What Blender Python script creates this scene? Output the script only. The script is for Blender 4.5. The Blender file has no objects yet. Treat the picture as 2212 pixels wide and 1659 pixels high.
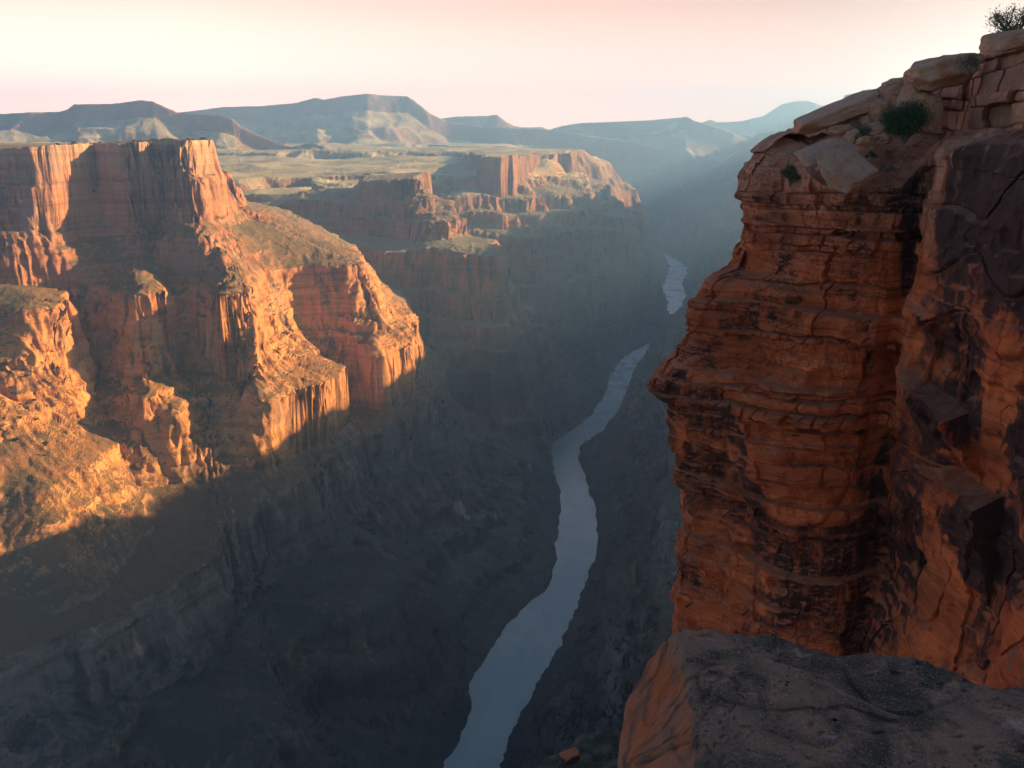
import bpy, math, random
import numpy as np
from mathutils import Vector, Matrix
R = math.radians
SC = bpy.context.scene
COL = SC.collection

# ------------------------------------------------------------------ camera, sky, sun, exposure
PITCH = R(15.6)
FPX = 1916.0                      # focal length in pixels of a 2212 px wide picture
CP, SP = math.cos(PITCH), math.sin(PITCH)
SUN_AZ, SUN_EL = R(68), R(17.0)   # azimuth clockwise from +Y

cam_d = bpy.data.cameras.new('camera')
cam_d.sensor_width = 36.0
cam_d.lens = 36.0 * FPX / 2212.0
cam_d.clip_start = 0.2
cam_d.clip_end = 120000
cam = bpy.data.objects.new('camera', cam_d)
COL.objects.link(cam)
cam.location = (0, 0, 0)
cam.rotation_euler = (math.pi / 2 - PITCH, 0, 0)
SC.camera = cam

wd = bpy.data.worlds.new('World')
SC.world = wd
wd.use_nodes = True
nt = wd.node_tree
bg = nt.nodes['Background']
sky = nt.nodes.new('ShaderNodeTexSky')
sky.sky_type = 'NISHITA'
sky.sun_disc = False
sky.sun_elevation = SUN_EL
sky.sun_rotation = SUN_AZ
sky.altitude = 1300
sky.air_density = 0.8
sky.dust_density = 1.0
# bright cream veil of morning haze low over the horizon, blue above it
tc = nt.nodes.new('ShaderNodeTexCoord')
sx = nt.nodes.new('ShaderNodeSeparateXYZ')
mr = nt.nodes.new('ShaderNodeMapRange')
mr.interpolation_type = 'SMOOTHSTEP'
mr.inputs['From Min'].default_value = 0.15
mr.inputs['From Max'].default_value = 0.50
mr.inputs['To Min'].default_value = 1.0
mr.inputs['To Max'].default_value = 0.0
mx = nt.nodes.new('ShaderNodeMix')
mx.data_type = 'RGBA'
WORLD_STR = 0.05
VEIL = (0.53, 0.305, 0.232)
nt.links.new(tc.outputs['Generated'], sx.inputs[0])
nt.links.new(sx.outputs['Z'], mr.inputs['Value'])
dt = nt.nodes.new('ShaderNodeVectorMath'); dt.operation = 'DOT_PRODUCT'
dt.inputs[1].default_value = (math.sin(R(35)), math.cos(R(35)), 0)
mr2 = nt.nodes.new('ShaderNodeMapRange'); mr2.interpolation_type = 'SMOOTHSTEP'
mr2.inputs['From Min'].default_value = -0.15; mr2.inputs['From Max'].default_value = 0.40
mm = nt.nodes.new('ShaderNodeMath'); mm.operation = 'MULTIPLY'
nt.links.new(tc.outputs['Generated'], dt.inputs[0])
nt.links.new(dt.outputs['Value'], mr2.inputs['Value'])
nt.links.new(mr.outputs['Result'], mm.inputs[0]); nt.links.new(mr2.outputs['Result'], mm.inputs[1])
nt.links.new(mm.outputs[0], mx.inputs['Factor'])
nt.links.new(sky.outputs[0], mx.inputs[6])
hz = nt.nodes.new('ShaderNodeMapRange'); hz.inputs['From Min'].default_value = 0.0; hz.inputs['From Max'].default_value = 0.13
hz.inputs['To Min'].default_value = 2.3; hz.inputs['To Max'].default_value = 1.0
vm = nt.nodes.new('ShaderNodeVectorMath'); vm.operation = 'SCALE'
vm.inputs[0].default_value = tuple(v / WORLD_STR for v in VEIL)
ds = nt.nodes.new('ShaderNodeVectorMath'); ds.operation = 'DOT_PRODUCT'
ds.inputs[1].default_value = (math.sin(SUN_AZ), math.cos(SUN_AZ), 0); nt.links.new(tc.outputs['Generated'], ds.inputs[0])
sr_ = nt.nodes.new('ShaderNodeMapRange'); sr_.inputs['From Min'].default_value = 0.05; sr_.inputs['From Max'].default_value = 0.65
sr_.inputs['To Min'].default_value = 1.0; sr_.inputs['To Max'].default_value = 0.5
nt.links.new(ds.outputs['Value'], sr_.inputs['Value'])
mv = nt.nodes.new('ShaderNodeMath'); mv.operation = 'MULTIPLY'
nt.links.new(hz.outputs['Result'], mv.inputs[0]); nt.links.new(sr_.outputs['Result'], mv.inputs[1])
nt.links.new(sx.outputs['Z'], hz.inputs['Value']); nt.links.new(mv.outputs[0], vm.inputs['Scale']); nt.links.new(vm.outputs[0], mx.inputs[7])
nt.links.new(mx.outputs[2], bg.inputs['Color'])
bg.inputs['Strength'].default_value = WORLD_STR

sl = bpy.data.lights.new('sun', 'SUN')
sl.energy = 5.0
sl.angle = R(0.5)
sl.color = (1.0, 0.66, 0.31)
sun = bpy.data.objects.new('sun', sl)
COL.objects.link(sun)
sd = Vector((math.sin(SUN_AZ) * math.cos(SUN_EL), math.cos(SUN_AZ) * math.cos(SUN_EL), math.sin(SUN_EL)))
sun.rotation_euler = sd.to_track_quat('Z', 'Y').to_euler()

vs = SC.view_settings
vs.view_transform = 'Standard'
vs.look = 'None'
vs.exposure = 1.9
vs.gamma = 1.0
SC.render.engine = 'CYCLES'
SC.cycles.use_denoising = True
SC.cycles.max_bounces = 6
SC.cycles.diffuse_bounces = 3
SC.cycles.volume_bounces = 1
SC.cycles.use_adaptive_sampling = True
SC.cycles.adaptive_threshold = 0.02

# ------------------------------------------------------------------ helpers
def P(px, py, z):
    """plan position of the point seen at (px, py) of the photograph when it lies at height z"""
    u = px - 1106.0; v = 829.5 - py
    t = z / (v * CP - FPX * SP)
    return (u * t, (FPX * CP + v * SP) * t)

def H(px, py, y):
    """x and height of the point seen at (px, py) when it lies y metres ahead"""
    u = px - 1106.0; v = 829.5 - py
    t = y / (FPX * CP + v * SP)
    return (u * t, (v * CP - FPX * SP) * t)

def tag(o, label=None, cat=None, group=None, kind=None):
    if label: o['label'] = label
    if cat: o['category'] = cat
    if group: o['group'] = group
    if kind: o['kind'] = kind
    return o

def hash2(ix, iy, seed):
    h = (ix.astype(np.int64) * 374761393 + iy.astype(np.int64) * 668265263 + seed * 974634777) & 0xffffffff
    h = ((h ^ (h >> 13)) * 1274126177) & 0xffffffff
    h = h ^ (h >> 16)
    return (h & 0xffff).astype(np.float32) / 65536.0

def hash3(ix, iy, iz, seed):
    return hash2(ix + iz.astype(np.int64) * 7919, iy + iz.astype(np.int64) * 104729, seed)

def vn2(x, y, seed=0):
    """gradient noise, about -1..1"""
    x0 = np.floor(x); y0 = np.floor(y)
    fx = (x - x0).astype(np.float32); fy = (y - y0).astype(np.float32)
    x0 = x0.astype(np.int64); y0 = y0.astype(np.int64)
    u = fx * fx * fx * (fx * (fx * 6 - 15) + 10); v = fy * fy * fy * (fy * (fy * 6 - 15) + 10)
    def g(i, j):
        a = hash2(x0 + i, y0 + j, seed) * 6.2831853
        return np.cos(a) * (fx - i) + np.sin(a) * (fy - j)
    a = g(0, 0); b = g(1, 0); c = g(0, 1); d = g(1, 1)
    return ((a + (b - a) * u) * (1 - v) + (c + (d - c) * u) * v) * 1.5

def vn3(x, y, z, seed=0):
    """value noise in three dimensions, -1..1"""
    x0 = np.floor(x); y0 = np.floor(y); z0 = np.floor(z)
    fx = (x - x0).astype(np.float32); fy = (y - y0).astype(np.float32); fz = (z - z0).astype(np.float32)
    x0 = x0.astype(np.int64); y0 = y0.astype(np.int64); z0 = z0.astype(np.int64)
    fx = fx * fx * (3 - 2 * fx); fy = fy * fy * (3 - 2 * fy); fz = fz * fz * (3 - 2 * fz)
    r = 0
    for i in (0, 1):
        wx = fx if i else 1 - fx
        for j in (0, 1):
            wy = fy if j else 1 - fy
            for k in (0, 1):
                r = r + wx * wy * (fz if k else 1 - fz) * hash3(x0 + i, y0 + j, z0 + k, seed)
    return r * 2 - 1

def fbm2(x, y, o=4, seed=0, gain=0.5):
    r = 0; a = 1.0; f = 1.0
    for k in range(o):
        r = r + a * vn2(x * f + 17.3 * k, y * f - 9.1 * k, seed + k); a *= gain; f *= 2.03
    return r

def fbm3(x, y, z, o=4, seed=0, gain=0.5):
    r = 0; a = 1.0; f = 1.0
    for k in range(o):
        r = r + a * vn3(x * f + 17.3 * k, y * f - 9.1 * k, z * f + 3.7 * k, seed + k); a *= gain; f *= 2.03
    return r

def ridged(x, y, o=4, seed=0):
    r = 0; a = 1.0; f = 1.0
    for k in range(o):
        r = r + a * (1 - 2 * np.abs(vn2(x * f + 5.3 * k, y * f + 7.7 * k, seed + k))); a *= 0.5; f *= 2.1
    return r

def sstep(a, b, x):
    t = np.clip((x - a) / (b - a), 0, 1)
    return t * t * (3 - 2 * t)

def mesh_grid(name, X, Y, Z, mat, keep=None, smooth=True):
    """one mesh from a grid of points; keep = mask of the cells to use"""
    n, m = X.shape
    co = np.stack([X, Y, Z], -1).reshape(-1, 3).astype(np.float32)
    i = np.arange(n - 1)[:, None] * m + np.arange(m - 1)[None, :]
    q = np.stack([i, i + 1, i + m + 1, i + m], -1).reshape(-1, 4)
    if keep is not None:
        q = q[keep.reshape(-1)]
        used = np.zeros(n * m, bool); used[q.reshape(-1)] = True
        idx = np.cumsum(used) - 1
        co = co[used]; q = idx[q]
    return mesh_from(name, co, q, mat, smooth)

def mesh_from(name, co, q, mat, smooth=True, parent=None):
    me = bpy.data.meshes.new(name)
    me.vertices.add(len(co)); me.vertices.foreach_set('co', np.ascontiguousarray(co, dtype=np.float32).reshape(-1))
    k = q.shape[1]
    me.loops.add(q.size); me.loops.foreach_set('vertex_index', q.reshape(-1).astype(np.int32))
    me.polygons.add(len(q))
    me.polygons.foreach_set('loop_start', (np.arange(len(q)) * k).astype(np.int32))
    me.polygons.foreach_set('loop_total', np.full(len(q), k, np.int32))
    me.polygons.foreach_set('use_smooth', np.full(len(q), smooth, bool))
    me.update(calc_edges=True)
    if mat: me.materials.append(mat)
    o = bpy.data.objects.new(name, me)
    COL.objects.link(o)
    if parent: o.parent = parent
    return o

# ------------------------------------------------------------------ plan of the canyon (metres, camera at the origin)
GX0, GX1, GY0, GY1, GS = -4200.0, 3400.0, -1500.0, 8200.0, 14.0
gx = np.arange(GX0, GX1, GS, dtype=np.float32); gy = np.arange(GY0, GY1, GS, dtype=np.float32)
GXX, GYY = np.meshgrid(gx, gy)

def sdist(poly):
    """signed distance of the plan grid to a polygon, negative inside"""
    p = np.array(poly, dtype=np.float32)
    q = np.roll(p, -1, 0)
    d2 = np.full(GXX.shape, 1e12, np.float32); ins = np.zeros(GXX.shape, bool)
    for (ax, ay), (bx, by) in zip(p, q):
        ex, ey = bx - ax, by - ay
        wx = GXX - ax; wy = GYY - ay
        t = np.clip((wx * ex + wy * ey) / (ex * ex + ey * ey + 1e-9), 0, 1)
        d2 = np.minimum(d2, (wx - t * ex) ** 2 + (wy - t * ey) ** 2)
        if ay != by:
            c = ((ay > GYY) != (by > GYY)) & (GXX < (bx - ax) * (GYY - ay) / (by - ay) + ax)
            ins ^= c
    d = np.sqrt(d2)
    return np.where(ins, -d, d)

def look(F, x, y):
    """bilinear lookup of a plan field"""
    a = np.clip((x - GX0) / GS, 0, len(gx) - 1.001); b = np.clip((y - GY0) / GS, 0, len(gy) - 1.001)
    i = a.astype(np.int32); j = b.astype(np.int32)
    fa = (a - i).astype(np.float32); fb = (b - j).astype(np.float32)
    return (F[j, i] * (1 - fa) + F[j, i + 1] * fa) * (1 - fb) + (F[j + 1, i] * (1 - fa) + F[j + 1, i + 1] * fa) * fb

RIV_L = [(-250, -1400), (-260, 0), (-200, 600), (-150, 900), (-98, 1086), (-59, 1214), (-76, 1287), (-38, 1398), (22, 1544), (83, 1618), (96, 1784), (129, 2039), (114, 2295),
         (113, 2494), (243, 2707), (336, 3026), (404, 3423), (576, 3789), (651, 3881), (725, 4060), (753, 4237), (848, 4728), (861, 5124), (999, 5704),
         (1141, 6352), (1100, 6900), (1000, 7600), (900, 8600), (900, 12000)]
RIV_R = [(-140, -1400), (-150, 0), (-100, 600), (-60, 900), (-21, 1086), (3, 1191), (42, 1287), (97, 1444), (152, 1657), (198, 1807), (204, 2160), (177, 2425), (293, 2614),
         (394, 2969), (487, 3423), (627, 3789), (740, 3950), (820, 4150), (876, 4350), (987, 4867), (1054, 5516), (1181, 5906), (1230, 6352), (1200, 6900), (1120, 7600), (1050, 8600), (1050, 12000)]
def chaikin(p, n=2):
    for _ in range(n):
        q = [p[0]]
        for a, b in zip(p, p[1:]): q += [(a[0] * .75 + b[0] * .25, a[1] * .75 + b[1] * .25), (a[0] * .25 + b[0] * .75, a[1] * .25 + b[1] * .75)]
        p = q + [p[-1]]
    return p
RIV_L = chaikin(RIV_L); RIV_R = chaikin(RIV_R)
LEFT_LAND = RIV_L + [(-8000, 12000), (-8000, -1400)]
RIGHT_LAND = RIV_R + [(9000, 12000), (9000, -1400)]

def PP(z, *pts): return [P(a, b, z) for a, b in pts]

FAR_L = [(-8000, 4300), (-8000, 300)]
LW = [  # left wall: height, contour
    (-14, [(-2600, 900), (-1500, 1450), (-1100, 1640), (-985, 1690), (-890, 1700), (-872, 1715), (-868, 1790), (-875, 1850), (-850, 1880), (-800, 1842), (-752, 1825), (-750, 1880), (-735, 1902), (-700, 1868), (-655, 1838), (-650, 1870), (-662, 2000), (-690, 2100),
           (-800, 2240), (-900, 2500), (-1000, 3000), (-1500, 3600), (-2500, 3900)]),
    (-190, [(-2600, 780), (-1400, 1330), (-1060, 1560), (-930, 1620), (-880, 1670), (-868, 1690), (-862, 1760), (-850, 1820), (-800, 1800), (-752, 1785), (-738, 1850), (-715, 1830), (-660, 1760), (-597, 1722), (-592, 1790), (-620, 1950), (-625, 2080), (-570, 2190),
            (-600, 2400), (-850, 2650), (-950, 3050), (-1450, 3700), (-2500, 4000)]),
    (-270, [(-2600, 1100), (-1300, 1350), (-1000, 1520), (-880, 1650), (-778, 1680), (-720, 1600), (-650, 1539), (-640, 1580), (-690, 1740), (-630, 1710), (-548, 1638), (-499, 1539), (-500, 1620),
            (-540, 1812), (-500, 1900), (-430, 1925), (-365, 1925), (-338, 1965), (-390, 2150), (-455, 2380), (-590, 2700), (-800, 2870), (-900, 3150), (-1400, 3800), (-2500, 4100)]),
    (-415, [(-2600, 1000), (-1200, 1250), (-900, 1430), (-760, 1560), (-660, 1500), (-605, 1390), (-600, 1430), (-630, 1590), (-560, 1580), (-500, 1560), (-440, 1470), (-430, 1599), (-418, 1740), (-445, 1790), (-440, 1850), (-380, 1860), (-320, 1850), (-290, 1800), (-252, 1870),
            (-245, 1960), (-265, 2150), (-300, 2290), (-330, 2450), (-480, 2720), (-700, 2950), (-850, 3250), (-1350, 3900), (-2500, 4200)]),
    (-440, [(-2600, 950), (-1150, 1200), (-860, 1380), (-720, 1480), (-585, 1420), (-560, 1400), (-560, 1500), (-520, 1510), (-465, 1470), (-430, 1450), (-385, 1550), (-345, 1640), (-355, 1710), (-420, 1770), (-425, 1835), (-370, 1845), (-315, 1835),
            (-282, 1785), (-240, 1860), (-235, 1960), (-250, 2140), (-285, 2300), (-310, 2460), (-450, 2740), (-680, 2990), (-830, 3300), (-1330, 3950), (-2500, 4250)]),
    (-548, [(-2600, 900), (-1050, 1000), (-700, 1150), (-560, 1270), (-530, 1330), (-470, 1350), (-420, 1375), (-395, 1540), (-355, 1690), (-370, 1730), (-400, 1760), (-405, 1800), (-355, 1820), (-305, 1815), (-272, 1795), (-228, 1850), (-222, 2030),
            (-225, 2120), (-240, 2300), (-300, 2500), (-440, 2780), (-650, 3050), (-800, 3350), (-1300, 4000), (-2500, 4300)]),
    (-575, [(-2600, 280), (-860, 690), (-600, 880), (-515, 975), (-470, 1060), (-440, 1160), (-440, 1260), (-410, 1330), (-385, 1380), (-350, 1530), (-310, 1690), (-232, 1790), (-190, 1850), (-185, 2020),
            (-190, 2130), (-205, 2310), (-270, 2510), (-410, 2800), (-620, 3080), (-780, 3380), (-1280, 4050), (-2500, 4350)]),
    (-658, [(-2600, 240), (-840, 660), (-580, 850), (-500, 950), (-450, 1050), (-425, 1160), (-425, 1270), (-400, 1330), (-375, 1378), (-335, 1530), (-295, 1690), (-215, 1785), (-172, 1850), (-165, 2015),
            (-178, 2130), (-190, 2320), (-255, 2520), (-395, 2820), (-600, 3100), (-760, 3400), (-1260, 4100), (-2500, 4400)]),
]
N1 = [  # nearest buttress at the left edge
    (-268, PP(-268, (-120, 640), (0, 655), (60, 664), (108, 655)) + [(-800, 1560), (-1000, 1750), (-2600, 1700), (-2600, 900), (-1100, 1150)]),
    (-455, PP(-455, (-120, 1020), (0, 1005), (70, 985), (150, 955), (215, 905)) + [(-745, 1560), (-900, 1800), (-2700, 1800), (-2700, 800), (-1000, 1000)]),
    (-475, PP(-475, (15, 1052), (90, 1060), (170, 1010), (285, 930)) + [(-690, 1540), (-850, 1850), (-2700, 1850), (-2700, 750), (-900, 930)]),
    (-565, PP(-565, (40, 1290), (120, 1300), (195, 1268), (280, 1192), (342, 1132)) + [(-600, 1500), (-800, 1900), (-2800, 1900), (-2800, 700), (-820, 830)]),
]
LB = [  # dark bench below the left wall
    (-690, [(-1500, 500), (-700, 700), (-480, 860), (-330, 900), (-300, 960), (-330, 1040), (-290, 1120), (-230, 1200), (-190, 1300), (-205, 1380), (-280, 1400), (-330, 1440), (-700, 1500)]),
    (-735, [(-1500, 440), (-680, 650), (-460, 820), (-310, 860), (-275, 950), (-300, 1040), (-265, 1110), (-205, 1190), (-165, 1300), (-180, 1410), (-260, 1450), (-320, 1500), (-700, 1600)]),
]
M1 = [  # first promontory in the middle distance
    (-128, PP(-128, (810, 382), (885, 384)) + [(-340, 3250), (-480, 3280)]),
    (-215, [(-1100, 3500), (-900, 3250), (-778, 3030), (-620, 2980), (-500, 2930), (-420, 2880), (-330, 2870), (-270, 2800), (-230, 2850), (-240, 3000), (-430, 3230), (-540, 3550), (-1200, 4200), (-1500, 3600)]),
    (-300, [(-1100, 3300), (-850, 2850), (-660, 2800), (-520, 2820), (-410, 2780), (-310, 2760), (-210, 2640), (-150, 2600), (-120, 2700), (-160, 2900), (-380, 3250), (-500, 3600), (-1200, 4250), (-1500, 3500)]),
    (-335, [(-1000, 3020), (-680, 2850), (-540, 2780), (-420, 2680), (-260, 2580), (-150, 2530), (-60, 2540), (-50, 2640), (-120, 2920), (-340, 3270), (-480, 3650), (-1200, 4300), (-1500, 3200)]),
    (-520, [(-1000, 2700), (-640, 2620), (-450, 2520), (-350, 2500), (-230, 2460), (-120, 2440), (0, 2480), (40, 2600), (0, 2780), (-120, 2980), (-280, 3280), (-450, 3700), (-1200, 4400), (-1500, 3200)]),
    (-640, [(-1000, 2600), (-620, 2500), (-420, 2400), (-300, 2420), (-200, 2360), (-60, 2400), (60, 2480), (120, 2600), (80, 2840), (-40, 3060), (-220, 3340), (-400, 3750), (-1200, 4500), (-1500, 3200)]),
    (-735, [(-1000, 2500), (-600, 2400), (-400, 2330), (-250, 2350), (-160, 2320), (-20, 2400), (85, 2550), (150, 2680), (140, 2880), (20, 3100), (-160, 3380), (-340, 3800), (-1200, 4600), (-1500, 3200)]),
]
M2 = [  # second promontory
    (-175, [(-190, 3790), (30, 4140), (90, 4300), (180, 4600), (250, 5200), (-200, 5600), (-1600, 5400), (-1600, 4200), (-700, 3750)]),
    (-245, [(-250, 3620), (100, 3800), (210, 4020), (380, 4270), (450, 4600), (470, 5000), (400, 5600), (-1600, 5800), (-1600, 4100), (-700, 3650)]),
    (-350, [(-330, 3560), (-100, 3530), (100, 3640), (260, 3780), (420, 3950), (520, 4060), (540, 4250), (560, 4600), (520, 5000), (450, 5700), (-1600, 5900), (-1600, 4000), (-700, 3550)]),
    (-385, [(-320, 3520), (-90, 3480), (120, 3600), (280, 3730), (450, 3890), (560, 4010), (580, 4250), (600, 4600), (560, 5050), (500, 5800), (-1600, 6000), (-1600, 3900), (-700, 3500)]),
    (-560, [(-280, 3480), (-40, 3400), (150, 3480), (320, 3620), (480, 3800), (600, 3990), (630, 4250), (670, 4650), (650, 5100), (620, 5800), (-1600, 6000), (-1600, 3700), (-700, 3400)]),
    (-720, [(-230, 3440), (20, 3290), (190, 3340), (370, 3560), (520, 3770), (630, 3960), (680, 4250), (750, 4700), (760, 5150), (800, 5800), (-1600, 6100), (-1600, 3600), (-700, 3300)]),
]
M3 = [  # third promontory with the far rim of the platform
    (-82, PP(-82, (1080, 340), (1225, 328)) + [(380, 5600), (300, 6200), (-200, 6900), (-2600, 7600), (-3200, 5600), (-1500, 5100), (-300, 5100)]),
    (-170, [(0, 4800), (390, 5160), (560, 5450), (600, 5700), (500, 6300), (300, 7000), (-2600, 7800), (-3500, 5600), (-1500, 4900), (-300, 4900)]),
    (-330, [(60, 4800), (500, 5150), (700, 5500), (760, 5800), (700, 6400), (500, 7200), (-2600, 7900), (-3700, 5600), (-1500, 4700), (-300, 4750)]),
    (-520, [(100, 4700), (600, 5100), (820, 5500), (900, 5900), (860, 6400), (700, 7300), (-2600, 8000), (-3900, 5600), (-1500, 4600), (-300, 4650)]),
    (-720, [(120, 4600), (700, 5060), (900, 5500), (1000, 5900), (980, 6400), (840, 7300), (-2600, 8100), (-3900, 5600), (-1500, 4500), (-300, 4550)]),
]
RW = [  # right wall
    (12, [(30, -1400), (40, -100), (60, 40), (220, 150), (440, 350), (760, 800), (1000, 1400), (1200, 2000), (1370, 2600), (1400, 3100), (1500, 3500), (1620, 4300), (1760, 5200), (2100, 6200), (2250, 7050), (2700, 7500), (2900, 8600)]),
    (-150, [(0, -1400), (15, -100), (35, 60), (150, 200), (360, 420), (640, 850), (860, 1430), (1060, 2030), (1200, 2650), (1240, 3080), (1340, 3500), (1440, 4300), (1580, 5200), (1950, 6200), (2050, 6980), (2550, 7600), (2750, 8700)]),
    (-270, [(-60, -1400), (-60, -100), (-20, 100), (90, 260), (280, 480), (530, 880), (730, 1450), (900, 2050), (1010, 2650), (1010, 3050), (1130, 3500), (1260, 4200), (1420, 5200), (1800, 6200), (1850, 6950), (2400, 7700), (2600, 8800)]),
    (-540, [(-80, -1400), (-80, -100), (-50, 200), (20, 400), (180, 650), (350, 1000), (480, 1500), (610, 2100), (730, 2750), (810, 3300), (900, 3600), (1090, 4200), (1290, 5200), (1440, 6300), (1320, 6950), (2000, 7700), (2200, 8800)]),
    (-640, [(-90, -1400), (-90, -100), (-60, 300), (0, 560), (130, 850), (260, 1150), (360, 1550), (470, 2150), (610, 2750), (740, 3400), (820, 3700), (1010, 4200), (1210, 5200), (1350, 6300), (1250, 6950), (1600, 7700), (1700, 8800)]),
]
for L in (LW,):
    for z, c in L: c.extend([(-8000, 4400), (-8000, 200)])
for z, c in RW: c.extend([(9000, 12000), (9000, -1400)])

FIELDS = {}
for nm, L in (('LW', LW), ('LB', LB), ('N1', N1), ('M1', M1), ('M2', M2), ('M3', M3), ('RW', RW)):
    FIELDS[nm] = [(z, sdist(c)) for z, c in L]
def feet(F, k=0.88):
    a, b = np.gradient(F, GS)
    m = np.sqrt(a * a + b * b) + 1e-6
    return GXX - k * F * b / m, GYY - k * F * a / m
FEET = {nm: feet(FIELDS[nm][k][1]) for nm, k in (('LW', 3), ('LB', 0), ('N1', 1), ('M1', 3), ('M2', 3), ('M3', 2), ('RW', 3))}
D_LEFT = sdist(LEFT_LAND); D_RIGHT = sdist(RIGHT_LAND)

def land(nm, x, y, big, small, skirt, far=1.0, fine=True):
    fields = FIELDS[nm]
    fx = look(FEET[nm][0], x, y) / far; fy = look(FEET[nm][1], x, y) / far
    r1 = ridged(fx / 90, fy / 90, 2, 11)
    nz = big - small * far * 9 * r1
    if fine:
        fx = fx + x * 0.25; fy = fy + y * 0.25
        r2 = ridged(fx / 30, fy / 30, 2, 21); r3 = ridged(fx / 10, fy / 10, 2, 24)
        nz = nz - small * far * (5.5 * r2 + 1.1 * r3)
    """height of a stepped landform: linear between neighbouring contours"""
    s = [look(F, x, y) + nz for _, F in fields]
    for i in range(1, len(s)): s[i] = np.minimum(s[i], s[i - 1] - 3.0)
    z = fields[-1][0] - skirt * s[-1]
    for i in range(len(s) - 2, -1, -1):
        t = np.clip(s[i] / (s[i] - s[i + 1]), 0, 1)
        zi, zo = fields[i][0], fields[i + 1][0]
        grade = (zi - zo)
        if (zi, zo) == (-14, -190): t = np.interp(t, [0, .12, .32, .5, .85, 1], [0, .36, .42, .84, .94, 1])
        elif nm in ('M1', 'M2') and zi - zo > 84: t = np.interp(t, [0, .16, .48, .62, 1], [0, .42, .54, .90, 1])
        elif zi - zo > 105: t = np.interp(t, [0, .5, .75, 1], [0, .68, .90, 1])
        z = np.where(s[i + 1] < 0, zi + (zo - zi) * t.astype(np.float32), z)
    return z, s[0]

SKY = [  # far hills: name, distance, fall, skyline as seen
    ('A', 5600, [(-400, 262), (0, 246), (60, 243), (130, 241), (146, 236), (160, 225), (240, 224), (305, 216), (330, 219), (350, 228), (385, 243), (430, 246), (480, 250), (502, 256), (520, 272), (560, 292), (600, 308), (630, 318), (672, 308), (700, 316), (740, 328), (800, 345), (2000, 420)]),
    ('B', 9000, [(-400, 250), (380, 243), (430, 238), (480, 231), (560, 229), (640, 222), (682, 211), (700, 216), (740, 208), (790, 204), (830, 207), (880, 208), (900, 222), (930, 246), (965, 262), (1010, 268), (1060, 275), (1170, 278), (1260, 290), (1500, 330), (2000, 350)]),
    ('C', 10800, [(-400, 300), (800, 290), (940, 258), (985, 252), (1075, 250), (1090, 262), (1110, 272), (1200, 290), (3000, 330)]),
    ('D', 9600, [(-400, 340), (900, 330), (1040, 292), (1090, 277), (1170, 274), (1185, 280), (1215, 272), (1250, 266), (1400, 260), (1485, 253), (1500, 262), (1530, 270), (1560, 277), (1590, 290), (1650, 320), (3000, 380)]),
    ('F', 8200, [(-400, 560), (1300, 530), (1380, 455), (1400, 440), (1440, 415), (1500, 385), (1590, 330), (1640, 288), (1720, 275), (2000, 270), (3000, 268)]),
    ('E', 11800, [(-400, 320), (1400, 310), (1515, 265), (1535, 258), (1550, 264), (1600, 262), (1650, 250), (1690, 224), (1720, 218), (1745, 217), (1765, 224), (1790, 232), (1830, 240), (2300, 246), (3000, 260)]),
    ('G', 10400, [(-400, 360), (1640, 300), (1715, 262), (1740, 242), (1800, 234), (1900, 230), (2300, 225), (3000, 225)]),
]
SKYQ = []
for nm, D, pts in SKY:
    q = []; z = []
    for a, b in pts:
        xx, zz = H(a, b, D)
        q.append(xx / D); z.append(zz)
    SKYQ.append((nm, D, np.array(q), np.array(z)))

def r_bank(x, y): return fbm2(x / 22, y / 22, 3, 77)

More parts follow.
